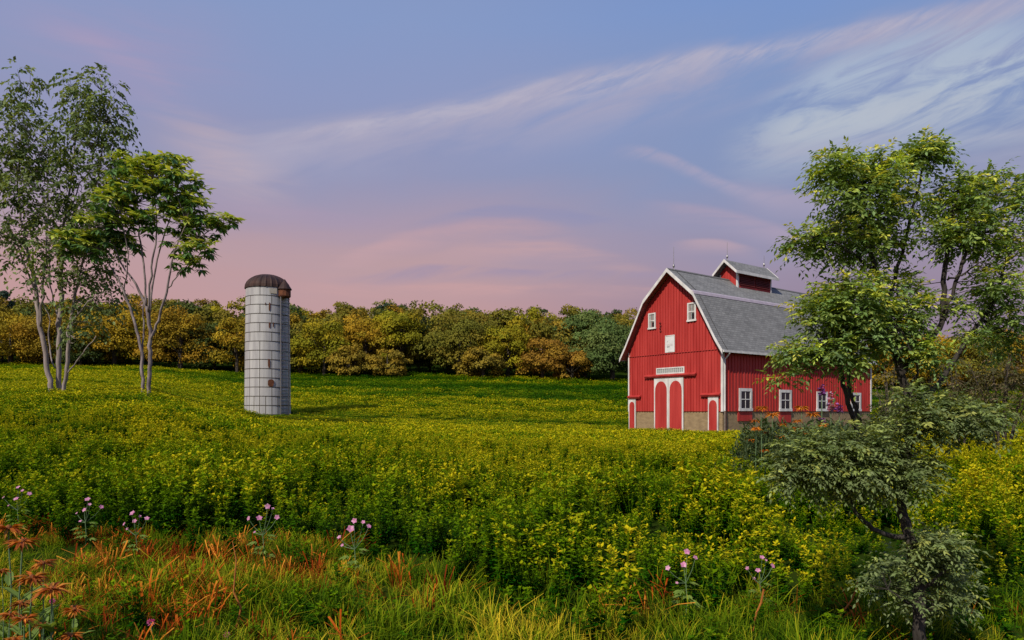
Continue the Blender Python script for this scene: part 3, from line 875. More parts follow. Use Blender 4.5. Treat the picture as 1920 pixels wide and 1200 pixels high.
# ribbed dome
V = []; Fc = []; NR = 96; NH = 8; dh = P(502, 514.5, 60).z - P(502, 543, 60).z
for j in range(NH + 1):
    e = j / NH * math.pi / 2
    for k in range(NR):
        rib = .05 * math.cos(e) * (1 if k % 4 == 0 else 0)
        R_ = (SILO_R + .07) * math.cos(e) + rib + (.02 if j == NH else 0); w = 2 * math.pi * k / NR
        V.append((R_ * math.cos(w), R_ * math.sin(w), zrim - .03 + dh * math.sin(e) + rib * .6))
for j in range(NH):
    for k in range(NR):
        Fc.append((j * NR + k, j * NR + (k + 1) % NR, (j + 1) * NR + (k + 1) % NR, (j + 1) * NR + k))
Fc.append(tuple(range(NR))[::-1]); Fc.append(tuple(range(NH * NR, NH * NR + NR)))
obj('dome', V, Fc, M_dome, silo)


def on_silo(px, z, off=0.):
    rad = SILO_R + .13 * (1 - z / zrim) + off
    sx = np.clip((px - 502) / 41., -.999, .999); w = math.asin(sx)
    return rad * math.sin(w), -rad * math.cos(w), w


# hood with a pointed cap on the ladder side
lx, ly, lw = on_silo(538, zrim, .28)
m = MB(); hz = P(502, 562, 60).z - SZ0; hz1 = P(502, 547, 60).z - SZ0
m.tube([(lx, ly, hz), (lx, ly, hz + .12), (lx, ly, hz1)], [.42, .52, .52], 12); hood = m.build('chute_hood', M_rust, silo)
m = MB(); m.tube([(lx, ly, hz1), (lx, ly, hz1 + .06), (lx, ly, P(502, 528, 60).z - SZ0)], [.62, .60, .03], 14); m.build('pointed_cap', M_dome, hood)
# ladder with safety hoops
lad = MB(); px0, px1 = 533.5, 541.5
rail = []
for pxr in (px0, px1):
    x_, y_, w_ = on_silo(pxr, 3, .20); lad.tube([(x_, y_, .2), (x_, y_, hz + .1)], .045, 6); rail.append((x_, y_))
z = .5
while z < hz:
    lad.tube([(rail[0][0], rail[0][1], z), (rail[1][0], rail[1][1], z)], .028, 5); z += .33
ladder = lad.build('ladder', M_metal, silo)
cx_, cy_ = (rail[0][0] + rail[1][0]) / 2, (rail[0][1] + rail[1][1]) / 2; ow = math.atan2(cx_, -cy_)
z = 1.6
while z < hz - .2:
    m = MB(); pts = []
    for i in range(9):
        t = -1.45 + 2.9 * i / 8; rr_ = .34
        pts.append((cx_ + rr_ * math.sin(ow + t), cy_ - rr_ * math.cos(ow + t), z))
    m.tube(pts, .02, 4); m.build('safety_hoop', M_metal, ladder); z += .85
for px, py0, py1, wd in ((519, 573, 588, .13), (519, 609, 619, .13), (525, 609, 617, .07), (518, 676, 692, .17), (521, 713, 726, .50), (512, 573, 578, .05)):
    z0, z1 = P(502, py1, 60).z - SZ0, P(502, py0, 60).z - SZ0
    x_, y_, w_ = on_silo(px, (z0 + z1) / 2, .022)
    tx, ty = math.cos(w_) * wd / 2, math.sin(w_) * wd / 2
    n = 14; rs = random.Random(int(px * py0)); pg = []
    for i in range(n):
        t = 6.283 * i / n; q = rs.uniform(.8, 1.1)
        a_ = max(-1, min(1, 1.25 * math.cos(t) * q)); b_ = max(-1, min(1, 1.25 * math.sin(t) * q))
        pg.append((x_ + tx * a_, y_ + ty * a_, (z0 + z1) / 2 + (z1 - z0) / 2 * b_))
    m = MB(); m.prism(pg, (.03 * math.sin(w_), -.03 * math.cos(w_), 0)); m.build('rust_patch', M_rust, silo)
z0, z1 = P(502, 556, 60).z - SZ0, P(502, 546, 60).z - SZ0
x_, y_, w_ = on_silo(525, (z0 + z1) / 2, .02); m = MB(); tx, ty = math.cos(w_) * .3, math.sin(w_) * .3
m.prism([(x_ - tx, y_ - ty, z0), (x_ + tx, y_ + ty, z0), (x_ + tx, y_ + ty, z1), (x_ - tx, y_ - ty, z1)], (.02 * math.sin(w_), -.02 * math.cos(w_), 0))
m.build('stained_panel', mat('stained_enamel', (.42, .36, .27, 1), (.50, .48, .44, 1), .5, 2), silo)


# ------------------------------------------------------------------ trees built limb by limb
def world_limb(rows, Y0):
    """rows of (px, py, dY, radius px) at distance Y0 + dY"""
    out = []
    for px, py, dY, rp in rows:
        p = P(px, py, Y0 + dY); out.append((p.x, p.y, p.z, rp / F * Y0))
    return out


def sprays(c, R, n, k, Ls, ll, lw, pal, wts, seed, droop=.55, hollow=.35, shape=LEAF_S, tip_pal=None, holes=.0, hscale=.5, down=.30):
    """drooping sprays of k leaflets through the clump (centre c, radii R). returns leaves and the twig lines"""
    r = np.random.default_rng(seed)
    m = int(n * 2.2)
    v = nrm(r.normal(0, 1, (m, 3))); rad = (hollow ** 3 + (1 - hollow ** 3) * r.random(m)) ** (1 / 3)
    rad *= np.where(r.random(m) < .10, r.uniform(1.1, 1.45, m), 1.); rad *= 1 + .22 * np.sin(v[:, 0] * 5 + seed) * np.cos(v[:, 2] * 6 + seed * 2)       # uneven outline
    p = np.asarray(c) + v * rad[:, None] * np.asarray(R)
    if holes:
        q = vnoise(p[:, 0] + 31 * p[:, 1], p[:, 2] + 17 * p[:, 1], np.mean(R) * hscale, seed + 5)
        ok = q > holes; p, v, rad = p[ok], v[ok], rad[ok]
    p, v, rad = p[:n], v[:n], rad[:n]; n = len(p)
    out = v * np.array([1, 1, .55]) + r.normal(0, .45, (n, 3)) + np.array([0, 0, .30]); out = nrm(out)
    L = Ls * r.uniform(.6, 1.3, n)
    base = pick(pal, wts, n, r, .16)
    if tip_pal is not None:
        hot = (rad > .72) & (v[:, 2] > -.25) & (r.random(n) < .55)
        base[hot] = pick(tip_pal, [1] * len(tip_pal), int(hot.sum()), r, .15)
    parts = []
    sidev = nrm(np.cross(out, np.array([0, 0, 1.])))
    for i in range(k):
        t = (i + 1) / k
        pos = p + out * (L * t)[:, None]; pos[:, 2] -= droop * L * t * t
        tan = out.copy(); tan[:, 2] -= 2 * droop * t; tan = nrm(tan)
        sg = 1 if i % 2 else -1
        d = tan * .55 + sidev * sg * .85 if i < k - 1 else tan
        d = d + np.array([0, 0, -down]) + r.normal(0, .22, (n, 3))
        nn = np.array([0, 0, 1.]) + sidev * sg * -.25 + r.normal(0, .38, (n, 3))
        l = ll * r.uniform(.7, 1.25, n) * (1.05 - .25 * abs(t - .5))
        parts.append(leaves(pos, d, nn, l, l * lw, base * r.uniform(.75, 1.25, (n, 1)), shape))
    return cat_leaves(parts), p, out, L


def twig_strips(mb, limbs_pts, targets, r0, seed, frac=.35):
    """thin twigs from the nearest limb point to some of the spray feet"""
    r = np.random.default_rng(seed)
    LP = np.vstack([l[:, :3] for l in limbs_pts])
    sel = targets[r.random(len(targets)) < frac]
    for t in sel:
        d = np.linalg.norm(LP - t, axis=1) + np.where(LP[:, 2] > t[2], .6 * (LP[:, 2] - t[2]), 0)
        b = LP[int(np.argmin(d))]
        mid = (b + t) / 2 + r.normal(0, .06, 3) * np.linalg.norm(t - b) + np.array([0, 0, -.08 * np.linalg.norm(t - b)])
        mb.tube([b, mid, t], [r0, r0 * .7, r0 * .3], 4, cap=False)


# --- near tree on the right
YT = 4.4
RT = [
    [(1727, 1275, 0, 12.5), (1725, 1180, 0, 11), (1720, 1090, 0, 10.5), (1704, 1005, 0, 9.5), (1690, 945, 0, 9), (1697, 880, 0, 8.5), (1703, 830, 0, 8), (1705, 775, 0, 8.5), (1700, 735, 0, 8.5), (1687, 690, 0, 7), (1676, 640, .05, 6), (1660, 585, .05, 5), (1642, 510, 0, 4.6), (1625, 440, -.05, 3.6), (1608, 350, 0, 1.6)],
    [(1705, 755, 0, 6), (1728, 742, .05, 5.5), (1750, 730, .1, 5.2), (1798, 660, .15, 4.6), (1823, 622, .15, 4.2), (1848, 590, .2, 3.4), (1872, 540, .2, 2.8), (1890, 470, .2, 1.6)],
    [(1690, 700, 0, 5.5), (1725, 655, .1, 5.2), (1762, 615, .12, 5), (1769, 560, .12, 4.8), (1775, 480, .12, 4.2), (1785, 410, .1, 3), (1800, 340, .1, 1.5)],
    [(1766, 605, .12, 3.6), (1788, 540, .1, 3.4), (1808, 485, .1, 3), (1835, 425, .15, 2), (1870, 370, .2, 1)],
    [(1776, 525, .12, 2), (1803, 515, .05, 1.8), (1835, 492, .0, 1.2)],
    [(1696, 905, 0, 5), (1650, 860, .1, 4.6), (1612, 815, .15, 4.6), (1592, 755, .15, 4.6), (1577, 700, .15, 4.4), (1568, 645, .15, 3.6), (1578, 570, .1, 2.6), (1590, 510, .1, 1.4)],
    [(1622, 826, .15, 4), (1608, 775, .18, 4), (1592, 715, .2, 3.6), (1600, 640, .2, 2.5), (1625, 590, .2, 1.4)],
    [(1699, 1008, 0, 5.5), (1655, 1000, -.05, 4.6), (1612, 968, -.1, 4.2), (1590, 930, -.12, 3.6), (1560, 890, -.12, 2.4), (1500, 868, -.1, 1.4)],
    [(1703, 835, 0, 4), (1745, 800, -.08, 3.4), (1795, 782, -.12, 2.6), (1850, 770, -.15, 1.4)],
    [(1722, 1110, 0, 4), (1762, 1080, -.08, 3), (1805, 1045, -.1, 1.6)],
    [(1723, 1150, 0, 3), (1700, 1128, -.1, 2.2), (1665, 1105, -.12, 1.2)],
    [(1660, 585, .05, 4), (1690, 480, .1, 3.2), (1720, 360, .1, 2.4), (1735, 285, .1, 1.2)],
    [(1642, 510, 0, 3), (1590, 470, -.1, 2.4), (1540, 440, -.12, 1.4)],
    [(1568, 645, .15, 3), (1530, 660, .05, 2), (1490, 690, 0, 1.2)],
    [(1890, 470, .2, 1.6), (1905, 400, .2, 1.2)],
    [(1700, 735, 0, 3), (1720, 690, -.1, 2), (1690, 620, -.15, 1.2)],
]
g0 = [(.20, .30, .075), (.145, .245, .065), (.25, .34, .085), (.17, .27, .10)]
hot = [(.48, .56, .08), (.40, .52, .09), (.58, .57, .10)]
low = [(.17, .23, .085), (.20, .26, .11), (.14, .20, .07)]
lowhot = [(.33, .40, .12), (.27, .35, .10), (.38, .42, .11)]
CL = [   # px, py, rx, ry, dY, sprays, palette
    (1600, 370, 96, 88, 0, 470, 0), (1560, 330, 52, 44, -.05, 120, 0), (1650, 330, 55, 50, .05, 140, 0), (1530, 455, 58, 36, -.1, 110, 0), (1640, 460, 60, 50, .1, 150, 0), (1585, 445, 70, 50, 0, 190, 0),
    (1735, 287, 48, 36, .12, 200, 0), (1700, 380, 45, 50, .15, 60, 0),
    (1800, 375, 76, 62, .1, 300, 0), (1850, 420, 66, 70, .2, 230, 0), (1780, 440, 66, 50, .1, 170, 0), (1900, 370, 34, 62, .25, 90, 0), (1868, 330, 26, 36, .3, 40, 0),
    (1600, 545, 82, 52, -.05, 330, 0), (1555, 610, 72, 56, -.08, 300, 0), (1640, 610, 82, 62, 0, 380, 0), (1705, 600, 58, 62, .05, 220, 0), (1505, 668, 46, 34, -.05, 110, 0), (1575, 665, 62, 34, -.05, 150, 0), (1690, 530, 46, 40, .15, 60, 0), (1470, 708, 24, 14, -.05, 22, 0),
    (1870, 545, 58, 62, .2, 210, 0), (1895, 480, 36, 52, .25, 90, 0), (1885, 620, 44, 52, .25, 150, 0), (1800, 580, 36, 26, .15, 40, 0), (1830, 620, 40, 30, .2, 50, 0), (1728, 660, 40, 40, .0, 100, 0),
    (1790, 790, 84, 46, -.12, 300, 1), (1735, 765, 50, 40, -.1, 130, 1), (1845, 785, 50, 34, -.15, 110, 1),
    (1560, 850, 100, 56, -.1, 470, 1), (1490, 880, 62, 46, -.12, 230, 1), (1650, 860, 86, 58, -.05, 340, 1), (1610, 905, 88, 46, -.14, 270, 1), (1710, 885, 56, 38, -.05, 140, 1),
    (1750, 1050, 72, 44, .03, 210, 1), (1790, 1030, 50, 32, -.1, 110, 1), (1785, 1095, 46, 40, .05, 110, 1), (1682, 1110, 44, 34, .10, 80, 1), (1655, 1085, 40, 34, .1, 50, 1), (1790, 1135, 34, 22, .05, 30, 1),
]
t = empty('slender_tree', (P(1727, 1249, YT).x, YT, 0), 'slender dark-trunked tree with drooping grey-green leaf clumps, standing in front of the barn', 'tree')
orig = np.array(t.location)
limbs = [spline(world_limb(q, YT), 5, .004, i) for i, q in enumerate(RT)]
m = MB(); parts = []; tw = MB()
for l in limbs:
    m.tube([Vector(p[:3]) - t.location for p in l], [p[3] for p in l], 9)
for i, (px, py, rx, ry, dY, ns, pl) in enumerate(CL):
    c = P(px, py, YT + dY); k = YT / F
    rc = np.random.default_rng(5000 + i)
    nsub = (5 if ns > 120 else 3) + 3 * pl
    for q in range(nsub):
        f1 = (.62 if q else .70) * (1 - .27 * pl)
        a_ = rc.uniform(0, 6.28); ro = (rc.uniform(.35, .75 + .3 * pl) if q else 0)
        sx, sy = px + math.cos(a_) * ro * rx * .8, py + math.sin(a_) * ro * ry * .8
        c = P(sx, sy, YT + dY + rc.normal(0, .08))
        rxx, ryy = max(rx * f1 - 9, rx * .38) * rc.uniform(.75, 1.15), max(ry * f1 - 8, ry * .38) * rc.uniform(.75, 1.15) * (1 + .3 * pl)
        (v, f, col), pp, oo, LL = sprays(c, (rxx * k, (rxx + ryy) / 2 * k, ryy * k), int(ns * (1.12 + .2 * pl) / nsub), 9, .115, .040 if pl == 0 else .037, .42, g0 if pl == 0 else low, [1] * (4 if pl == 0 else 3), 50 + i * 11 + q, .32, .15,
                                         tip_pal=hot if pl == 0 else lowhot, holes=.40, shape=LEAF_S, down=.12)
        parts.append((v - orig, f, col))
        twig_strips(m, limbs, pp, .0032, i * 7 + q, .18)
        m.v = [tuple(q_) for q_ in m.v]
# twigs were added in world space: shift those behind the limb vertices
nl = sum(len(l) * 9 for l in limbs)
m.v = m.v[:nl] + [(q[0] - orig[0], q[1] - orig[1], q[2] - orig[2]) for q in m.v[nl:]]
m.build('trunk', M_bark_dark, t, smooth=True)
v, f, col = cat_leaves(parts); obj('crown', v, f, M_leaf, t, col=col)

# --- tall pale-stemmed tree on the left
YA = 38.
TA = [
    [(97, 742, 0, 7.5), (90, 690, 0, 7), (76, 615, 0, 6.5), (66, 545, .2, 5.5), (52, 470, .3, 4), (38, 400, .3, 3), (34, 320, .2, 2), (50, 180, .2, 1)],
    [(111, 742, .3, 7.5), (110, 680, .3, 7), (113, 590, .4, 6.5), (116, 500, .5, 5), (120, 420, .5, 3.6), (135, 320, .5, 2.6), (150, 180, .4, 1)],
    [(118, 742, 0, 5.5), (126, 690, -.1, 5.5), (130, 620, -.2, 5), (142, 550, -.3, 4), (160, 470, -.3, 3.2), (178, 370, -.2, 2.4), (195, 250, 0, 1.6), (190, 150, 0, .8)],
    [(76, 615, 0, 3.4), (80, 540, -.4, 3), (88, 440, -.5, 2.4), (90, 340, -.4, 1.4), (60, 260, -.3, .8)],
    [(66, 545, .2, 2.6), (30, 455, .4, 2.2), (5, 395, .6, 1.2)],
    [(112, 600, .4, 2.6), (95, 540, .8, 2), (92, 470, .8, 1.4)],
    [(128, 650, -.1, 2.6), (138, 600, -.6, 2.2), (175, 560, -.8, 1.6), (205, 545, -.9, .9)],
    [(122, 705, 0, 2), (150, 670, -.5, 1.8), (180, 630, -.8, 1.1)],
    [(104, 690, .2, 2.2), (90, 640, .6, 1.8), (92, 590, .6, 1.2), (50, 520, .6, .8)],
    [(120, 420, .5, 2), (160, 330, .8, 1.6), (215, 280, .8, .8)],
]
CA = [(45, 150, 22, 26), (30, 200, 30, 26), (55, 215, 34, 26), (25, 260, 40, 34), (65, 285, 40, 34), (20, 330, 36, 36), (70, 350, 44, 34), (140, 165, 24, 30), (190, 160, 28, 30), (165, 205, 44, 34), (205, 205, 30, 28), (140, 250, 40, 36),
      (190, 265, 42, 36), (110, 310, 40, 36), (160, 320, 46, 38), (215, 325, 28, 30), (40, 400, 40, 28), (95, 400, 44, 36), (150, 395, 48, 40), (195, 385, 40, 34), (60, 455, 40, 24), (115, 460, 46, 34), (165, 460, 46, 34), (35, 490, 26, 14),
      (205, 450, 30, 26), (100, 510, 30, 22), (150, 520, 42, 26), (195, 520, 36, 22), (140, 570, 30, 16), (190, 570, 34, 18), (50, 535, 12, 9), (160, 600, 26, 12), (5, 300, 24, 50), (0, 430, 18, 30), (225, 250, 18, 14), (140, 625, 14, 14)]
pa = P(108, 735, YA); ta = empty('tall_tree', (pa.x, pa.y, gz(pa.x, pa.y)), 'tall airy tree with three pale bare stems and small dull green leaves', 'tree'); orig = np.array(ta.location)
limbs = [spline(world_limb([(a, b, c * 1.4, d * .62) for a, b, c, d in q], YA), 5, .03, i) for i, q in enumerate(TA)]
m = MB(); parts = []
for l in limbs: m.tube([p[:3] - orig for p in l], [p[3] for p in l], 8)
nl = sum(len(l) * 8 for l in limbs)
palA = [(.13, .19, .065), (.16, .22, .075), (.10, .155, .055), (.19, .245, .085)]
for i, (px, py, rx, ry) in enumerate(CA):
    k = YA / F; c = P(px, py, YA + random.uniform(-1, 1))
    (v, f, col), pp, oo, LL = sprays(c, (rx * k, (rx + ry) / 2 * k * 1.1, ry * k), int(6 + rx * ry * .046), 7, .70, .29, .52, palA, [1] * 4, 150 + i, .8, .2, holes=.34, hscale=.6)
    parts.append((v - orig, f, col)); twig_strips(m, limbs, pp, .022, i, .30)
m.v = m.v[:nl] + [(q[0] - orig[0], q[1] - orig[1], q[2] - orig[2]) for q in m.v[nl:]]
m.build('trunk', M_bark_pale, ta, smooth=True)
v, f, col = cat_leaves(parts); obj('crown', v, f, M_leaf, ta, col=col)

# --- umbrella tree with whorled glossy leaves
YB = 36.
TB = [
    [(268, 746, 0, 5), (267, 690, 0, 5), (264, 650, 0, 4.6), (250, 600, 0, 4), (232, 545, .1, 3.4), (212, 508, .1, 2.4), (190, 470, 0, 1.4)],
    [(278, 746, 0, 6), (281, 690, 0, 6), (282, 640, 0, 6), (278, 590, 0, 5.6), (268, 560, .1, 4.6), (250, 525, .1, 3.2), (226, 492, .1, 2.4), (205, 430, 0, 1.6)],
    [(274, 572, 0, 3.4), (271, 510, .2, 3), (262, 440, .3, 2.4), (258, 380, .3, 1.4)],
    [(278, 588, 0, 3.6), (284, 500, -.2, 3), (294, 430, -.2, 2.2), (290, 350, -.1, 1.2)],
    [(280, 600, 0, 3.4), (288, 520, .3, 2.8), (308, 440, .4, 2), (330, 380, .4, 1.2)],
    [(283, 638, 0, 4.2), (300, 590, -.2, 3.8), (315, 535, -.3, 3.4), (328, 470, -.3, 2.4), (350, 420, -.3, 1.4)],
    [(315, 540, -.3, 2.2), (338, 510, -.4, 1.6), (370, 480, -.4, 1.0)],
    [(266, 665, 0, 2.8), (270, 610, .2, 2.4), (268, 570, .2, 2)],
    [(328, 470, -.3, 2), (380, 440, -.2, 1.6), (430, 415, 0, .9)],
    [(232, 545, .1, 2.2), (240, 480, -.2, 1.6), (225, 400, -.3, 1)],
]
CB = [(290, 325, 66, 34, 85), (245, 345, 44, 34, 52), (335, 355, 48, 40, 60), (285, 375, 70, 44, 85), (215, 385, 40, 36, 48), (360, 400, 36, 34, 40), (240, 415, 42, 34, 46), (310, 415, 56, 36, 52), (190, 420, 46, 28, 50), (150, 448, 44, 22, 50),
      (195, 462, 44, 28, 46), (235, 460, 30, 24, 24), (385, 425, 46, 20, 44), (425, 415, 26, 14, 18), (335, 455, 34, 24, 24), (375, 470, 34, 20, 26), (355, 495, 34, 16, 20), (225, 296, 22, 10, 12), (310, 300, 46, 14, 26), (135, 468, 24, 14, 16)]
pb = P(273, 738, YB); tb = empty('umbrella_tree', (pb.x, pb.y, gz(pb.x, pb.y)), 'umbrella-crowned tree with glossy whorled yellow-green leaves on forked thin stems', 'tree'); orig = np.array(tb.location)
limbs = [spline(world_limb([(a, b, c * 1.45, d * .60) for a, b, c, d in q], YB), 5, .02, i) for i, q in enumerate(TB)]
m = MB()
for l in limbs: m.tube([p[:3] - orig for p in l], [p[3] for p in l], 8)
nl = sum(len(l) * 8 for l in limbs); parts = []; k_ = YB / F
for i, (px, py, rx, ry, nr) in enumerate(CB):
    nr = int(nr * .8)
    r = np.random.default_rng(700 + i); c = np.array(P(px, py, YB + random.uniform(-.5, .5)))
    v = nrm(r.normal(0, 1, (nr, 3))); v[:, 2] = np.abs(v[:, 2]) * np.where(r.random(nr) < .75, 1, -1)
    p = c + v * r.uniform(.55, 1.05, (nr, 1)) * np.array([rx, (rx + ry) * .55, ry]) * k_
    lit_top = (v[:, 2] > -.05) & (r.random(nr) < .72)  # upper whorls: sunlit yellow-green painted into the leaf colour, the rest dark
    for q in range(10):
        a = 2 * math.pi * q / 10 + r.uniform(0, .6, nr); up = r.uniform(-.55, .25, nr) + np.where(lit_top, .25, -.25) - (.5 if q > 7 else 0)
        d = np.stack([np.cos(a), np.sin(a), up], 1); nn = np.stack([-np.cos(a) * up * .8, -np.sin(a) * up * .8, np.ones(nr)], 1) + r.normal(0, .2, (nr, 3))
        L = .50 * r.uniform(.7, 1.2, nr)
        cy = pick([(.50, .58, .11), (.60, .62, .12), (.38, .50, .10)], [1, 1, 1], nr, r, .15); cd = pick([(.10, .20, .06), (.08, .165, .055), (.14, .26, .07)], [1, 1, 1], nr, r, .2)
        parts.append(leaves(p - orig, d, nn, L, L * .40, np.where(lit_top[:, None], cy, cd), LEAF_S))
    twig_strips(m, limbs, p, .026, i, .45)
m.v = m.v[:nl] + [(q[0] - orig[0], q[1] - orig[1], q[2] - orig[2]) for q in m.v[nl:]]
m.build('trunk', M_bark_grey, tb, smooth=True)
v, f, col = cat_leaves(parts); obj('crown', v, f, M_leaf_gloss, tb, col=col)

# --- scrubby bushes behind the slender tree
def bush(px, py_top, wpx, Yd, n, pal, label, seed, ll=.14, h0=.05):
    x = (px - CX) / F * Yd; g = gz(x, Yd); H = P(px, py_top, Yd).z - g; W = wpx / F * Yd
    b_ = empty('scrub_bush', (x, Yd, g), label, 'bush', 'scrubby bushes behind the slender tree'); r = np.random.default_rng(seed)
    m = MB(); parts = []
    for q in range(9):
        a = r.uniform(0, 6.28); d = r.uniform(.1, .42) * W; tip = (math.cos(a) * d, math.sin(a) * d * .8, H * r.uniform(.6, .95))
        m.tube([(math.cos(a) * .1, math.sin(a) * .1, -.1), (tip[0] * .4, tip[1] * .4, tip[2] * .5), tip], [.05, .035, .01], 5)
    m.build('stem', M_bark_far, b_)
    for q in range(7):
        a = r.uniform(0, 6.28); s_ = r.uniform(.0, .30) * W
        (v, f, c), *_ = sprays((math.cos(a) * s_, math.sin(a) * s_ * .8, H * r.uniform(.35, .78)), (W * .24, W * .22, H * .24), n // 7, 7, ll * 3.2, ll, .36, pal, [1] * len(pal), seed + q, .5, .25, holes=.25)
        parts.append((v, f, c))
    v, f, c = cat_leaves(parts); obj('crown', v, f, M_leaf, b_, col=c)


dryp = [(.10, .10, .035), (.13, .11, .045), (.075, .08, .03), (.16, .12, .07)]
bush(1880, 640, 170, 24, 560, dryp, 'large brown-green scrubby bush at the right side behind the slender tree', 61, .13)
bush(1800, 660, 120, 26, 380, dryp, 'brown-green scrubby bush behind the slanting limb of the slender tree', 71, .13)
bush(1670, 672, 64, 30, 160, [(.20, .16, .10), (.16, .14, .08), (.12, .12, .05)], 'thin straw-coloured bush beside the far corner of the barn', 81, .15)
bush(1668, 735, 76, 20, 260, [(.07, .085, .03), (.09, .10, .035)], 'low dark green bush left of the dark trunk, below the barn corner', 91, .11)

# ------------------------------------------------------------------ flowers
M_leafplain = leaf_mat('broad_leaf', .34, .65, .12)


def flat_leaf(name, p, d, L, W, col, parent, n=(0, 0, 1), shape=LEAF_L, m=None):
    v, f, c = leaves(np.array([p], float), np.array([d], float), np.array([n], float), L, W, np.array(col), shape)
    return obj(name, v, np.array(f).tolist() if shape is not LEAF_L else clean_faces(f), m or M_leafplain, parent, col=c)


def shaggy_head(parent, p, D, seed, col, tilt=(0, 0)):
    """shaggy daisy head: a dark cone and two rings of narrow drooping petals"""
    r = np.random.default_rng(seed); n = 54
    th = np.sort(r.uniform(0, 6.28, n)); up = r.uniform(-.35, .55, n)
    d = np.stack([np.cos(th) + tilt[0], np.sin(th) + tilt[1], up], 1)
    L = D / 2 * r.uniform(.75, 1.08, n)
    cc = pick(col, [1] * len(col), n, r, .2)
    pos = np.array(p) + np.stack([np.cos(th), np.sin(th), np.zeros(n)], 1) * D * .05
    v, f, c = leaves(pos, d, np.array([0, 0, 1.]) + r.normal(0, .3, (n, 3)), L, L * .20, cc, LEAF_S)
    # petals bend down towards their tips
    v[:, 2] -= .16 * np.hypot(v[:, 0] - p[0], v[:, 1] - p[1]) ** 2 / (D / 2)
    h = obj('flower_head', v, f, M_petal, parent, col=c)
    m = MB(); R = D * .10
    m.tube([(p[0], p[1], p[2] - R * .6), (p[0], p[1], p[2] - R * .1), (p[0], p[1], p[2] + R * .5), (p[0], p[1], p[2] + R)], [R * .6, R, R * .8, R * .2], 9); m.build('flower_centre', M_cone, h)
    return h


M_cone = mat('flower_centre', (.12, .03, .012, 1), (.28, .09, .015, 1), .9, 60)
ORANGE = [(.46, .125, .016), (.56, .19, .022), (.34, .08, .014), (.66, .28, .04)]
ORANGE2 = [(.50, .16, .010), (.42, .11, .010), (.58, .24, .02)]


def daisy(px, py, Y, Dpx, label, group, pal, seed, leafn=3, lean=0.):
    hd = P(px, py, Y); g = gz(hd.x, Y); bx = hd.x + lean; r = random.Random(seed); D = Dpx / F * Y; s_ = D / .2
    t = empty('orange_daisy', (bx, Y, g), label, 'flower', group)
    top = (hd.x - bx, 0, hd.z - g)
    m = MB(); mid = (top[0] * .3 + r.uniform(-.02, .02), r.uniform(-.02, .02), top[2] * .5)
    m.tube([(0, 0, -.03), mid, (top[0] * .9, 0, top[2] * .9), top], [.006 * s_, .005 * s_, .0045 * s_, .004 * s_], 6); m.build('stem', M_stem, t)
    shaggy_head(t, top, D, seed, pal)
    for q in range(leafn):
        z = top[2] * r.uniform(.12, .62); a = r.uniform(0, 6.28)
        flat_leaf('leaf', (top[0] * .3 * z / top[2], 0, z), (math.cos(a), math.sin(a), r.uniform(.5, 1.2)), .17 * s_, .05 * s_, (.17, .26, .06), t, (-math.cos(a), -math.sin(a), 1))


G1 = 'shaggy orange daisies in the near left corner'
for i, (px, py, Y, D, lab) in enumerate((
        (16, 990, 4.6, 58, 'shaggy rust-orange daisy cut by the left frame side, highest of the near clump'),
        (41, 1016, 4.4, 58, 'large shaggy rust-orange daisy, second highest of the near left clump'),
        (81, 1056, 4.6, 44, 'smaller rust-orange daisy right of the second highest one in the near left clump'),
        (60, 1083, 4.3, 58, 'large rust-orange daisy below the smaller one in the middle of the near left clump'),
        (97, 1105, 4.1, 64, 'largest rust-orange daisy, right of the middle in the near left clump'),
        (4, 1070, 4.4, 30, 'small rust-orange daisy half outside the frame at the left side'),
        (40, 1131, 4.3, 40, 'dull brown faded daisy low in the near left clump'),
        (18, 1152, 4.1, 34, 'bright orange daisy low at the left, beside its twin'),
        (45, 1160, 4.0, 44, 'bright orange daisy low in the clump, right-hand one of two touching heads'),
        (140, 1143, 4.4, 42, 'rust-orange daisy standing apart to the right of the near clump'),
        (78, 1172, 4.2, 28, 'small brownish daisy half hidden among pale leaves of the near clump'),
        (132, 1192, 4.1, 42, 'bright orange daisy lowest at the right end of the near clump'),
        (26, 1199, 4.0, 34, 'orange daisy touching the bottom frame side in the near left clump'))):
    pal = [tuple(x * .6 for x in c) for c in ORANGE] if i in (6, 10) else ORANGE
    daisy(px, py, Y, D * 1.08, lab, G1, [tuple(x * .82 for x in c) for c in pal], 800 + i, 6)
G2 = 'orange daisies in front of the barn wall'
for i, (px, py, D, lab) in enumerate((
        (1427, 765, 26, 'large orange daisy right of the first barn window, upper left of the bed'),
        (1448, 777, 28, 'large orange daisy between the first and second barn windows'),
        (1503, 764, 26, 'large orange daisy between the second and third barn windows, the higher of two'),
        (1524, 777, 28, 'large orange daisy under the third barn window, the lower of two large ones'),
        (1417, 789, 19, 'medium orange daisy under the first barn window, upper of a stacked pair'),
        (1418, 803, 21, 'medium orange daisy under the first barn window, lower of a stacked pair'),
        (1436, 811, 12, 'small yellow-orange daisy half open between the two windows of the barn bed'),
        (1407, 825, 17, 'orange daisy leftmost in the barn bed'),
        (1434, 845, 17, 'orange daisy lowest in the barn bed, above the dark weeds'),
        (1463, 819, 18, 'orange daisy low in the bed below the second barn window'),
        (1467, 796, 18, 'orange daisy on the red patch under the second barn window'),
        (1495, 789, 18, 'medium orange daisy right of the second barn window, upper of a stacked pair'),
        (1495, 803, 20, 'medium orange daisy right of the second barn window, lower of a stacked pair'),
        (1512, 811, 13, 'small half-open orange daisy under the pair of large ones'),
        (1483, 826, 11, 'smallest orange daisy, low in the middle of the barn bed'),
        (1543, 796, 20, 'orange daisy rightmost in the barn bed, beside the purple spikes'))):
    daisy(px, py, 14.6 + (i * 7 % 5) * .25, D * 1.1, lab, G2, ORANGE2, 850 + i, 2)


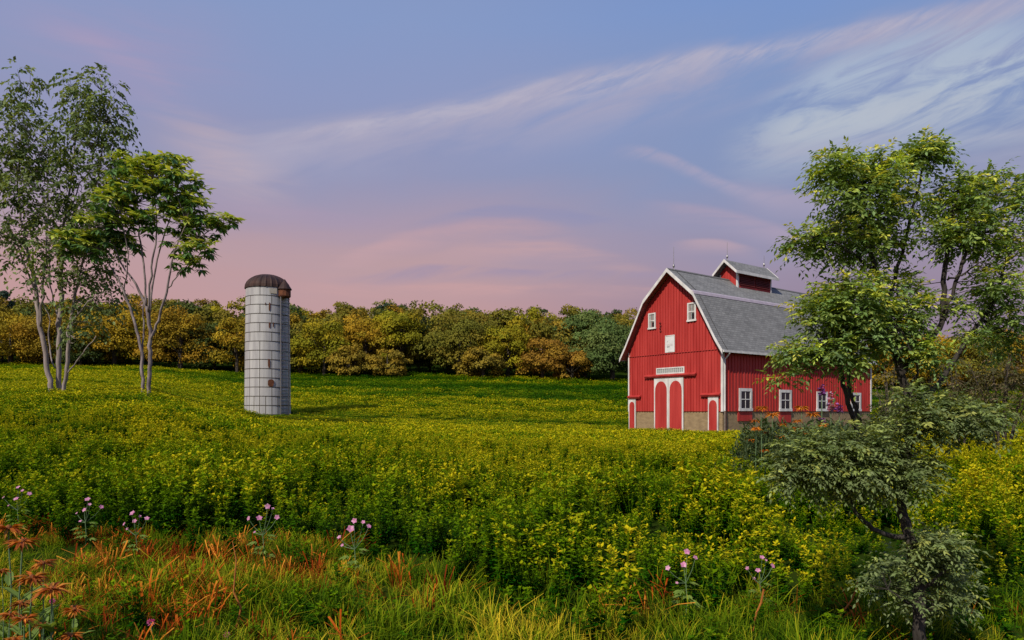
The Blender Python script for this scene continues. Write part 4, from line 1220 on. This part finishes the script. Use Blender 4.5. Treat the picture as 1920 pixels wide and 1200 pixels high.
def spike(px, py0, py1, Y, pal, label, seed):
    top = P(px, py0, Y); g = gz(top.x, Y); r = np.random.default_rng(seed); H = top.z - g; z0 = P(px, py1, Y).z - g
    t = empty('purple_flower_spike', (top.x, Y, g), label, 'flower', 'purple flower spikes by the barn')
    m = MB(); m.tube([(0, 0, -.05), (.02, 0, H * .5), (0, 0, H)], [.02, .016, .006], 5); m.build('stem', M_stem, t)
    n = 34; z = r.uniform(z0, H, n); a = r.uniform(0, 6.28, n); s_ = .15 * (1.15 - .6 * (z - z0) / (H - z0 + .01))
    d = np.stack([np.cos(a), np.sin(a), r.uniform(-.4, .5, n)], 1)
    v, f, c = leaves(np.stack([0 * z, 0 * z, z], 1), d, np.array([0, 0, 1.]) + r.normal(0, .4, (n, 3)), s_, s_ * .75, pick(pal, [1] * len(pal), n, r, .2), LEAF_S)
    obj('blossom', v, f, M_petal, t, col=c)
    for q in range(5):
        a = r.uniform(0, 6.28); flat_leaf('leaf', (0, 0, H * r.uniform(.15, .5)), (math.cos(a), math.sin(a), .6), .40, .17, (.05, .12, .03), t)


PUR = [(.22, .06, .26), (.30, .10, .34), (.16, .05, .22)]; PNK = [(.55, .30, .50), (.40, .18, .42), (.62, .42, .56)]
spike(1540, 722, 740, 18, PUR, 'purple blossom spike rising in front of the third barn window', 1)
spike(1557, 733, 772, 18.2, PNK, 'pale pink blossom spike right of the third barn window', 2)
spike(1573, 757, 772, 17.6, PUR, 'short purple blossom spike between the pink spike and the dark stem', 3)
spike(1540, 784, 796, 17.4, PUR, 'low purple blossom spike under the third barn window', 4)

# weedy foliage of that bed: one mass
r = np.random.default_rng(33); parts = []
for i in range(430):
    px = 1348 + 312 * r.random() ** .85; Y = r.uniform(15.0, 19.6); x = (px - CX) / F * Y; g = gz(x, Y)
    topy = np.interp(px, [1350, 1375, 1400, 1430, 1500, 1560, 1660], [862, 838, 800, 785, 800, 790, 800]) + abs(r.normal(0, 26))
    H = max(.35, P(px, topy, Y).z - g); n = int(18 + 14 * H)
    z = r.uniform(.05, 1, n) * H; a = r.uniform(0, 6.28, n); lean = r.normal(0, .12, 2)
    pos = np.stack([x + lean[0] * z, Y + lean[1] * z, g + z], 1) + r.normal(0, .03, (n, 3))
    d = np.stack([np.cos(a), np.sin(a), r.uniform(.2, 1.6, n)], 1); L = r.uniform(.10, .24, n)
    parts.append(leaves(pos, d, np.array([0, 0, 1.]) + r.normal(0, .4, (n, 3)), L, L * .28, pick([(.055, .09, .032), (.075, .11, .04), (.05, .08, .03), (.12, .15, .055)], [2, 2, 2, 1], n, r), LEAF_S))
    w = .010; sv = np.array([(x - w, Y, g), (x + w, Y, g), (x + lean[0] * H + w * .3, Y + lean[1] * H, g + H), (x + lean[0] * H - w * .3, Y + lean[1] * H, g + H)])
    parts.append((sv, np.array([(0, 1, 2, 3, )]) if False else np.array([(0, 1, 2, 3)]), np.tile(np.array([.07, .10, .04]), (4, 1))))
v, f, c = cat_leaves(parts); tag(obj('flower_bed_foliage', v, f, M_leaf, col=c), kind='stuff')
# dry spires of the bed in front of the wall
MALL = [(.58, .25, .43), (.64, .34, .50), (.52, .20, .38)]


def mallow(px, py_top, py_base, label, seed):
    Y = EYE * F / (py_base - HY); top = P(px, py_top, Y)
    g = gz(top.x, Y); Y = Y if abs(g) < .02 else (EYE - g) * F / (py_base - HY); top = P(px, py_top, Y); g = gz(top.x, Y); H = top.z - g; k = Y / F; sc = H / .5
    t = empty('pink_mallow', (top.x, Y, g), label, 'flower', 'pink mallow plants along the crop edge'); r = np.random.default_rng(seed)
    pxs = (py_base - py_top) / 118. * k
    heads = [(2, 4, 15), (13, 12, 8), (27, 22, 12), (-6, 30, 15), (-29, 34, 10), (-22, 50, 8)]
    heads = [(dx * r.uniform(.7, 1.25) + r.normal(0, 3), dy * r.uniform(.75, 1.2) if i_ else dy, s_ * r.uniform(.75, 1.1)) for i_, (dx, dy, s_) in enumerate(heads)]
    hub = Vector((0, 0, H - 62 * pxs))
    m = MB(); m.tube([(0, 0, -.03), (.01, 0, hub.z * .5), hub], [.005 * sc, .0045 * sc, .004 * sc], 6)
    for dx, dy, s_ in heads:
        e = Vector((dx * pxs, r.uniform(-.05, .05) * sc, H - dy * pxs)); m.tube([hub, (hub + e) / 2 + Vector((dx * pxs * .15, 0, 0)), e - Vector((0, 0, s_ * .2 * pxs))], .0026 * sc, 4)
        n = 5; th = 2 * math.pi * (np.arange(n) + r.random()) / n; tl = r.uniform(-.4, .5)
        # face partly to the viewer, as mallows turn to the light
        ax = nrm(np.array([[dx * .02 + r.normal(0, .2), -.8, .7 + tl]]))[0]; u_ = nrm(np.cross(ax, [0, 0, 1.])[None])[0]; w_ = np.cross(u_, ax)
        d = np.cos(th)[:, None] * u_ + np.sin(th)[:, None] * w_ + ax * .35
        L = s_ * .52 * pxs
        v, f, c = leaves(np.tile(np.array(e), (n, 1)), d, np.tile(ax, (n, 1)), L, L * .95, pick(MALL, [1, 1, 1], n, r, .1), LEAF_L)
        fl = obj('blossom', v, clean_faces(f), M_petal, t, col=c)
    m.build('stem', M_stem, t)
    for q in range(9):                 # palmate leaves
        a = 6.28 * q / 9 + r.uniform(0, .5); z = hub.z * (1 - .11 * (q % 5)); out = (18 + 5 * (q % 3)) * pxs
        b_ = np.array([math.cos(a) * out * .45, math.sin(a) * out * .45, z - .01 * q * sc]); pp = np.tile(b_, (5, 1))
        fa = a + np.array([-1.1, -.55, 0, .55, 1.1]); d = np.stack([np.cos(fa), np.sin(fa), np.full(5, -.15)], 1)
        L = np.array([.6, .85, 1, .85, .6]) * 22 * pxs
        v, f, c = leaves(pp, d, np.tile(np.array([math.cos(a) * .3, math.sin(a) * .3 - .3, 1.]), (5, 1)), L, L * .36, pick([(.16, .25, .045), (.19, .27, .055)], [1, 1], 5, r, .1), LEAF_S)
        lf = obj('leaf', v, f, M_leafplain, t, col=c)


for i, q in enumerate(((33, 911, 998, 'pink mallow plant nearest the left frame side, farthest back of the row'),
                       (160, 934, 1022, 'pink mallow plant second from the left frame side, in front of dark crop'),
                       (255, 958, 1046, 'pink mallow plant third from the left frame side, smallest blossoms'),
                       (493, 946, 1056, 'pink mallow plant below the white silo'),
                       (665, 971, 1084, 'pink mallow plant standing over green grass right of the silo line'),
                       (1286, 1031, 1150, 'largest pink mallow plant, in front of the barn doors line'),
                       (1425, 1040, 1144, 'pink mallow plant nearest the slender dark-trunked tree'))):
    mallow(*q, 60 + i)

# clover heads and a bent dry stalk in the front grass
for i, (px, py, s_, lab) in enumerate(((283, 1167, 13, 'round magenta clover head in the front grass right of the orange daisies'), (425, 1190, 11, 'small magenta clover head at the bottom frame side'),
                                       (98, 1127, 10, 'dim red clover head among the orange daisies'))):
    Y = 4.75; p = P(px, py, Y); t = empty('clover_flower', (p.x, Y, 0), lab, 'flower', 'clover heads in the front grass'); r = np.random.default_rng(i)
    m = MB(); m.tube([(0, 0, -.02), (.01, 0, p.z * .5), (0, 0, p.z)], .003, 5); m.build('stem', M_stem, t)
    n = 70; v_ = nrm(r.normal(0, 1, (n, 3))); R = s_ / 2 / F * Y
    v, f, c = leaves(np.array([0, 0, p.z]) + v_ * R * .4, v_ + np.array([0, 0, .3]), nrm(np.cross(v_, r.normal(0, 1, (n, 3)))), R * .8, R * .3, pick([(.60, .06, .28), (.70, .16, .40), (.45, .04, .2)], [1, 1, 1], n, r), LEAF_S)
    obj('blossom', v, f, M_petal, t, col=c)
for i, (rows_, lab) in enumerate((([(1568, 1165), (1580, 1148), (1597, 1125), (1606, 1103), (1609, 1085)], 'bent orange-brown dry stalk in the grass left of the dark trunk'),
                                  ([(1418, 1150), (1427, 1130), (1432, 1105)], 'short curved rusty stalk below the right-hand pink mallow'),
                                  ([(445, 1170), (452, 1140), (438, 1110), (443, 1050), (436, 1015)], 'tall forked-looking orange stalk in the dry grass left of the silo line'))):
    Y = 5.1; pts = [P(a, b_, Y) for a, b_ in rows_]; g = Vector((pts[0].x, Y, 0))
    t = empty('dry_stalk', g, lab, 'plant', 'dry stalks in the front grass')
    m = MB(); w = [Vector((-.03, 0, -.02))] + [p - g for p in pts]; m.tube(w, [.006] + [.007, .008, .007, .006, .003][:len(pts)], 6)
    m.build('stalk', mat('dry_stalk', (.30, .09, .015, 1), (.42, .16, .03, 1), .8, 30), t)

# ------------------------------------------------------------------ sky and light
SUN_AZ = (-.56, -.828); SUN_EL = math.radians(43)
W = bpy.data.worlds.new('World'); SC.world = W; W.use_nodes = True
nt = W.node_tree; N = nt.nodes; L = nt.links; N.clear()


def math_(op, a, b=None, c=None, clamp=False):
    n = N.new('ShaderNodeMath'); n.operation = op; n.use_clamp = clamp
    for i, v in enumerate((a, b, c)):
        if v is None: continue
        if isinstance(v, (int, float)): n.inputs[i].default_value = v
        else: L.new(v, n.inputs[i])
    return n.outputs[0]


def sstep(v, a, b):
    n = N.new('ShaderNodeMapRange'); n.interpolation_type = 'SMOOTHSTEP'; n.clamp = True
    L.new(v, n.inputs[0]); n.inputs[1].default_value = a; n.inputs[2].default_value = b
    return n.outputs[0]


def mixc(fac, a, b):
    n = N.new('ShaderNodeMix'); n.data_type = 'RGBA'
    for s_, v in ((0, fac), (6, a), (7, b)):
        if isinstance(v, tuple): n.inputs[s_].default_value = v
        elif isinstance(v, (int, float)): n.inputs[s_].default_value = v
        else: L.new(v, n.inputs[s_])
    return n.outputs[2]


def azel(px, py):
    a = math.atan((px - CX) / F); return a, math.atan((HY - py) / F * math.cos(a))


tc = N.new('ShaderNodeTexCoord'); sp = N.new('ShaderNodeSeparateXYZ'); L.new(tc.outputs['Generated'], sp.inputs[0])
az = math_('ARCTAN2', sp.outputs['X'], sp.outputs['Y']); el = math_('ARCSINE', sp.outputs['Z'])


def noise(sx, sy, shear, scale, detail=7, rough=.55, off=0., dist=.6):
    cb = N.new('ShaderNodeCombineXYZ')
    L.new(math_('MULTIPLY', az, sx), cb.inputs[0]); L.new(math_('MULTIPLY', math_('MULTIPLY_ADD', az, -shear, el), sy), cb.inputs[1]); cb.inputs[2].default_value = off
    n = N.new('ShaderNodeTexNoise'); n.inputs['Scale'].default_value = scale; n.inputs['Detail'].default_value = detail; n.inputs['Roughness'].default_value = rough; n.inputs['Distortion'].default_value = dist
    L.new(cb.outputs[0], n.inputs['Vector']); return n.outputs['Fac']


def ramp(stops):
    n = N.new('ShaderNodeValToRGB'); e = n.color_ramp.elements
    for i, (p, c) in enumerate(stops):
        x = e[i] if i < 2 else e.new(p)
        x.position = p; x.color = c
    L.new(elw, n.inputs[0]); return n.outputs[0]


wob = noise(2, 7, .12, 1.2, 4, .5, 3.)
elw = math_('DIVIDE', math_('MULTIPLY_ADD', math_('SUBTRACT', wob, .5), .10, el), 1.6)
E = lambda py: math.atan((HY - py) / F * .95) / 1.6
left = ramp([(0, lin(188, 140, 144)), (E(590), lin(196, 151, 151)), (E(500), lin(189, 155, 161)), (E(420), lin(170, 152, 174)), (E(310), lin(146, 150, 186)), (E(160), lin(140, 152, 195)), (E(0), lin(132, 153, 200)), (1, lin(92, 118, 180))])
right = ramp([(0, lin(140, 116, 138)), (E(590), lin(152, 130, 152)), (E(500), lin(155, 141, 166)), (E(420), lin(146, 146, 178)), (E(310), lin(131, 148, 189)), (E(160), lin(126, 150, 197)), (E(0), lin(117, 148, 204)), (1, lin(80, 112, 180))])
sky = mixc(sstep(az, azel(760, 0)[0], azel(1500, 0)[0]), left, right)
n1 = noise(2.2, 11, .28, 2.0, 8, .6, 0.); n2 = noise(1.6, 13, -.02, 2.2, 8, .6, 9.); n4 = noise(3.4, 15, .20, 2.0, 8, .62, 12., 1.2); n3 = noise(4, 22, .30, 2.4, 8, .65, 5.)


def band(pts, up, dn, color, amp, nz, lo=.35, hi=.75, deg=2, feather=70, warp=.05):
    """soft streak of cloud along a curve through photo points"""
    global sky
    q = np.array([azel(*p) for p in pts]); co = np.polyfit(q[:, 0], q[:, 1], min(deg, len(pts) - 1))
    cur = None
    for c_ in co:
        cur = math_('ADD', math_('MULTIPLY', cur, az), float(c_)) if cur is not None else math_('ADD', 0., float(c_))
    d = math_('ADD', math_('SUBTRACT', el, cur), math_('MULTIPLY', math_('SUBTRACT', wob, .5), warp))
    mk = math_('MULTIPLY', math_('SUBTRACT', 1., sstep(d, 0., up / F)), sstep(d, -dn / F, 0.))
    a0, a1 = azel(pts[0][0], 300)[0], azel(pts[-1][0], 300)[0]; fe = feather / F
    win = math_('MULTIPLY', sstep(az, a0 - fe, a0 + fe), math_('SUBTRACT', 1., sstep(az, a1 - fe, a1 + fe)))
    mk = math_('MULTIPLY', math_('MULTIPLY', mk, win), math_('MULTIPLY', sstep(nz, lo, hi), amp))
    sky = mixc(mk, sky, lin(*color))


band([(80, 60), (230, 90), (400, 150)], 120, 150, (168, 152, 188), .7, n2, .2, .8, 1, 150)
band([(120, 70), (240, 120), (350, 180)], 22, 26, (178, 158, 188), .5, n2, .3, .7, 2, 60)
band([(330, 250), (420, 290), (520, 330)], 60, 95, (200, 176, 182), .9, n2, .25, .75, 1, 70)
band([(380, 275), (520, 262), (620, 245), (760, 222), (900, 185), (1050, 180), (1180, 165), (1320, 125), (1480, 82), (1650, 45), (1990, 0)], 34, 110, (172, 167, 192), .95, n1, .25, .72, 3, 120)
band([(540, 262), (640, 240), (760, 214), (900, 185), (1050, 178), (1180, 160), (1320, 120), (1480, 75), (1650, 40), (1990, -5)], 18, 34, (188, 182, 200), .8, n3, .3, .7, 3, 90)
band([(1480, 180), (1600, 130), (1750, 90), (1990, 60)], 38, 70, (170, 185, 208), .9, n4, .34, .62, 2, 90)
band([(1500, 225), (1640, 175), (1780, 140), (1990, 120)], 44, 70, (180, 192, 208), .95, n4, .34, .62, 2, 90)
band([(1420, 262), (1600, 222), (1780, 200), (1990, 190)], 46, 90, (182, 190, 204), .95, n4, .28, .62, 2, 80)
band([(1400, 285), (1560, 275), (1700, 268), (1990, 260)], 40, 80, (172, 174, 196), .9, n2, .3, .7, 1, 80)
band([(1180, 280), (1260, 300), (1340, 332), (1400, 360), (1490, 366)], 12, 24, (170, 163, 190), .7, n3, .2, .6, 3, 50, .02)
band([(1400, 352), (1500, 368), (1600, 380)], 20, 60, (168, 158, 184), .75, n2, .2, .6, 1, 60)
band([(1230, 384), (1340, 398), (1450, 425), (1560, 470)], 14, 46, (172, 156, 180), .8, n2, .2, .6, 2, 50, .02)
band([(1280, 456), (1330, 454), (1400, 462)], 8, 26, (186, 160, 174), .8, n2, .15, .55, 2, 36, .02)
band([(640, 500), (780, 450), (900, 432), (1060, 440)], 18, 40, (198, 160, 166), .85, n2, .3, .65, 2, 90)
band([(860, 480), (1000, 462), (1180, 490)], 14, 34, (198, 160, 164), .85, n2, .3, .65, 2, 90)
band([(600, 540), (850, 530), (1100, 545), (1300, 540)], 10, 30, (204, 158, 158), .85, n2, .3, .65, 2, 90)
band([(440, 380), (560, 395), (720, 420)], 30, 60, (172, 152, 178), .6, n2, .3, .7, 1, 90)
band([(700, 520), (900, 500), (1100, 512), (1350, 520)], 8, 26, (160, 144, 172), .8, n1, .35, .65, 2, 120)
band([(820, 420), (1000, 400), (1200, 425)], 10, 40, (144, 144, 182), .7, n2, .35, .65, 2, 100)
st = N.new('ShaderNodeTexSky'); st.sky_type = 'NISHITA'; st.sun_disc = False; st.sun_elevation = SUN_EL
st.sun_rotation = math.atan2(SUN_AZ[0], SUN_AZ[1])
hs = N.new('ShaderNodeHueSaturation'); hs.inputs['Saturation'].default_value = .95; L.new(sky, hs.inputs['Color']); sky = hs.outputs[0]
bg1 = N.new('ShaderNodeBackground'); bg1.inputs['Strength'].default_value = 1.03; L.new(sky, bg1.inputs[0])
bg2 = N.new('ShaderNodeBackground'); bg2.inputs['Strength'].default_value = .05; L.new(st.outputs[0], bg2.inputs[0])
mxs = N.new('ShaderNodeMixShader'); mxs.inputs[0].default_value = .08
out = N.new('ShaderNodeOutputWorld'); L.new(bg1.outputs[0], mxs.inputs[1]); L.new(bg2.outputs[0], mxs.inputs[2]); L.new(mxs.outputs[0], out.inputs[0])

sd = bpy.data.lights.new('sun', 'SUN'); sd.energy = 4.3; sd.angle = math.radians(.6); sd.color = (1, .89, .72)
so = bpy.data.objects.new('sun', sd); COL.objects.link(so)
v = Vector((SUN_AZ[0] * math.cos(SUN_EL), SUN_AZ[1] * math.cos(SUN_EL), math.sin(SUN_EL)))
so.rotation_euler = v.to_track_quat('Z', 'Y').to_euler(); so.location = (-20, -20, 30)

cam = bpy.data.cameras.new('camera'); co = bpy.data.objects.new('camera', cam); COL.objects.link(co)
co.location = (0, 0, EYE); co.rotation_euler = (math.pi / 2, 0, 0)
cam.lens = 36 * F / 1920; cam.sensor_width = 36; cam.shift_y = (HY - 600) / 1920; cam.clip_start = .05; cam.clip_end = 12000
SC.camera = co
SC.view_settings.view_transform = 'Standard'; SC.view_settings.look = 'None'; SC.view_settings.exposure = 0; SC.view_settings.gamma = 1
SC.render.engine = 'CYCLES'
cy = SC.cycles; cy.max_bounces = 6; cy.diffuse_bounces = 3; cy.glossy_bounces = 2; cy.transmission_bounces = 3; cy.transparent_max_bounces = 4
cy.caustics_reflective = False; cy.caustics_refractive = False
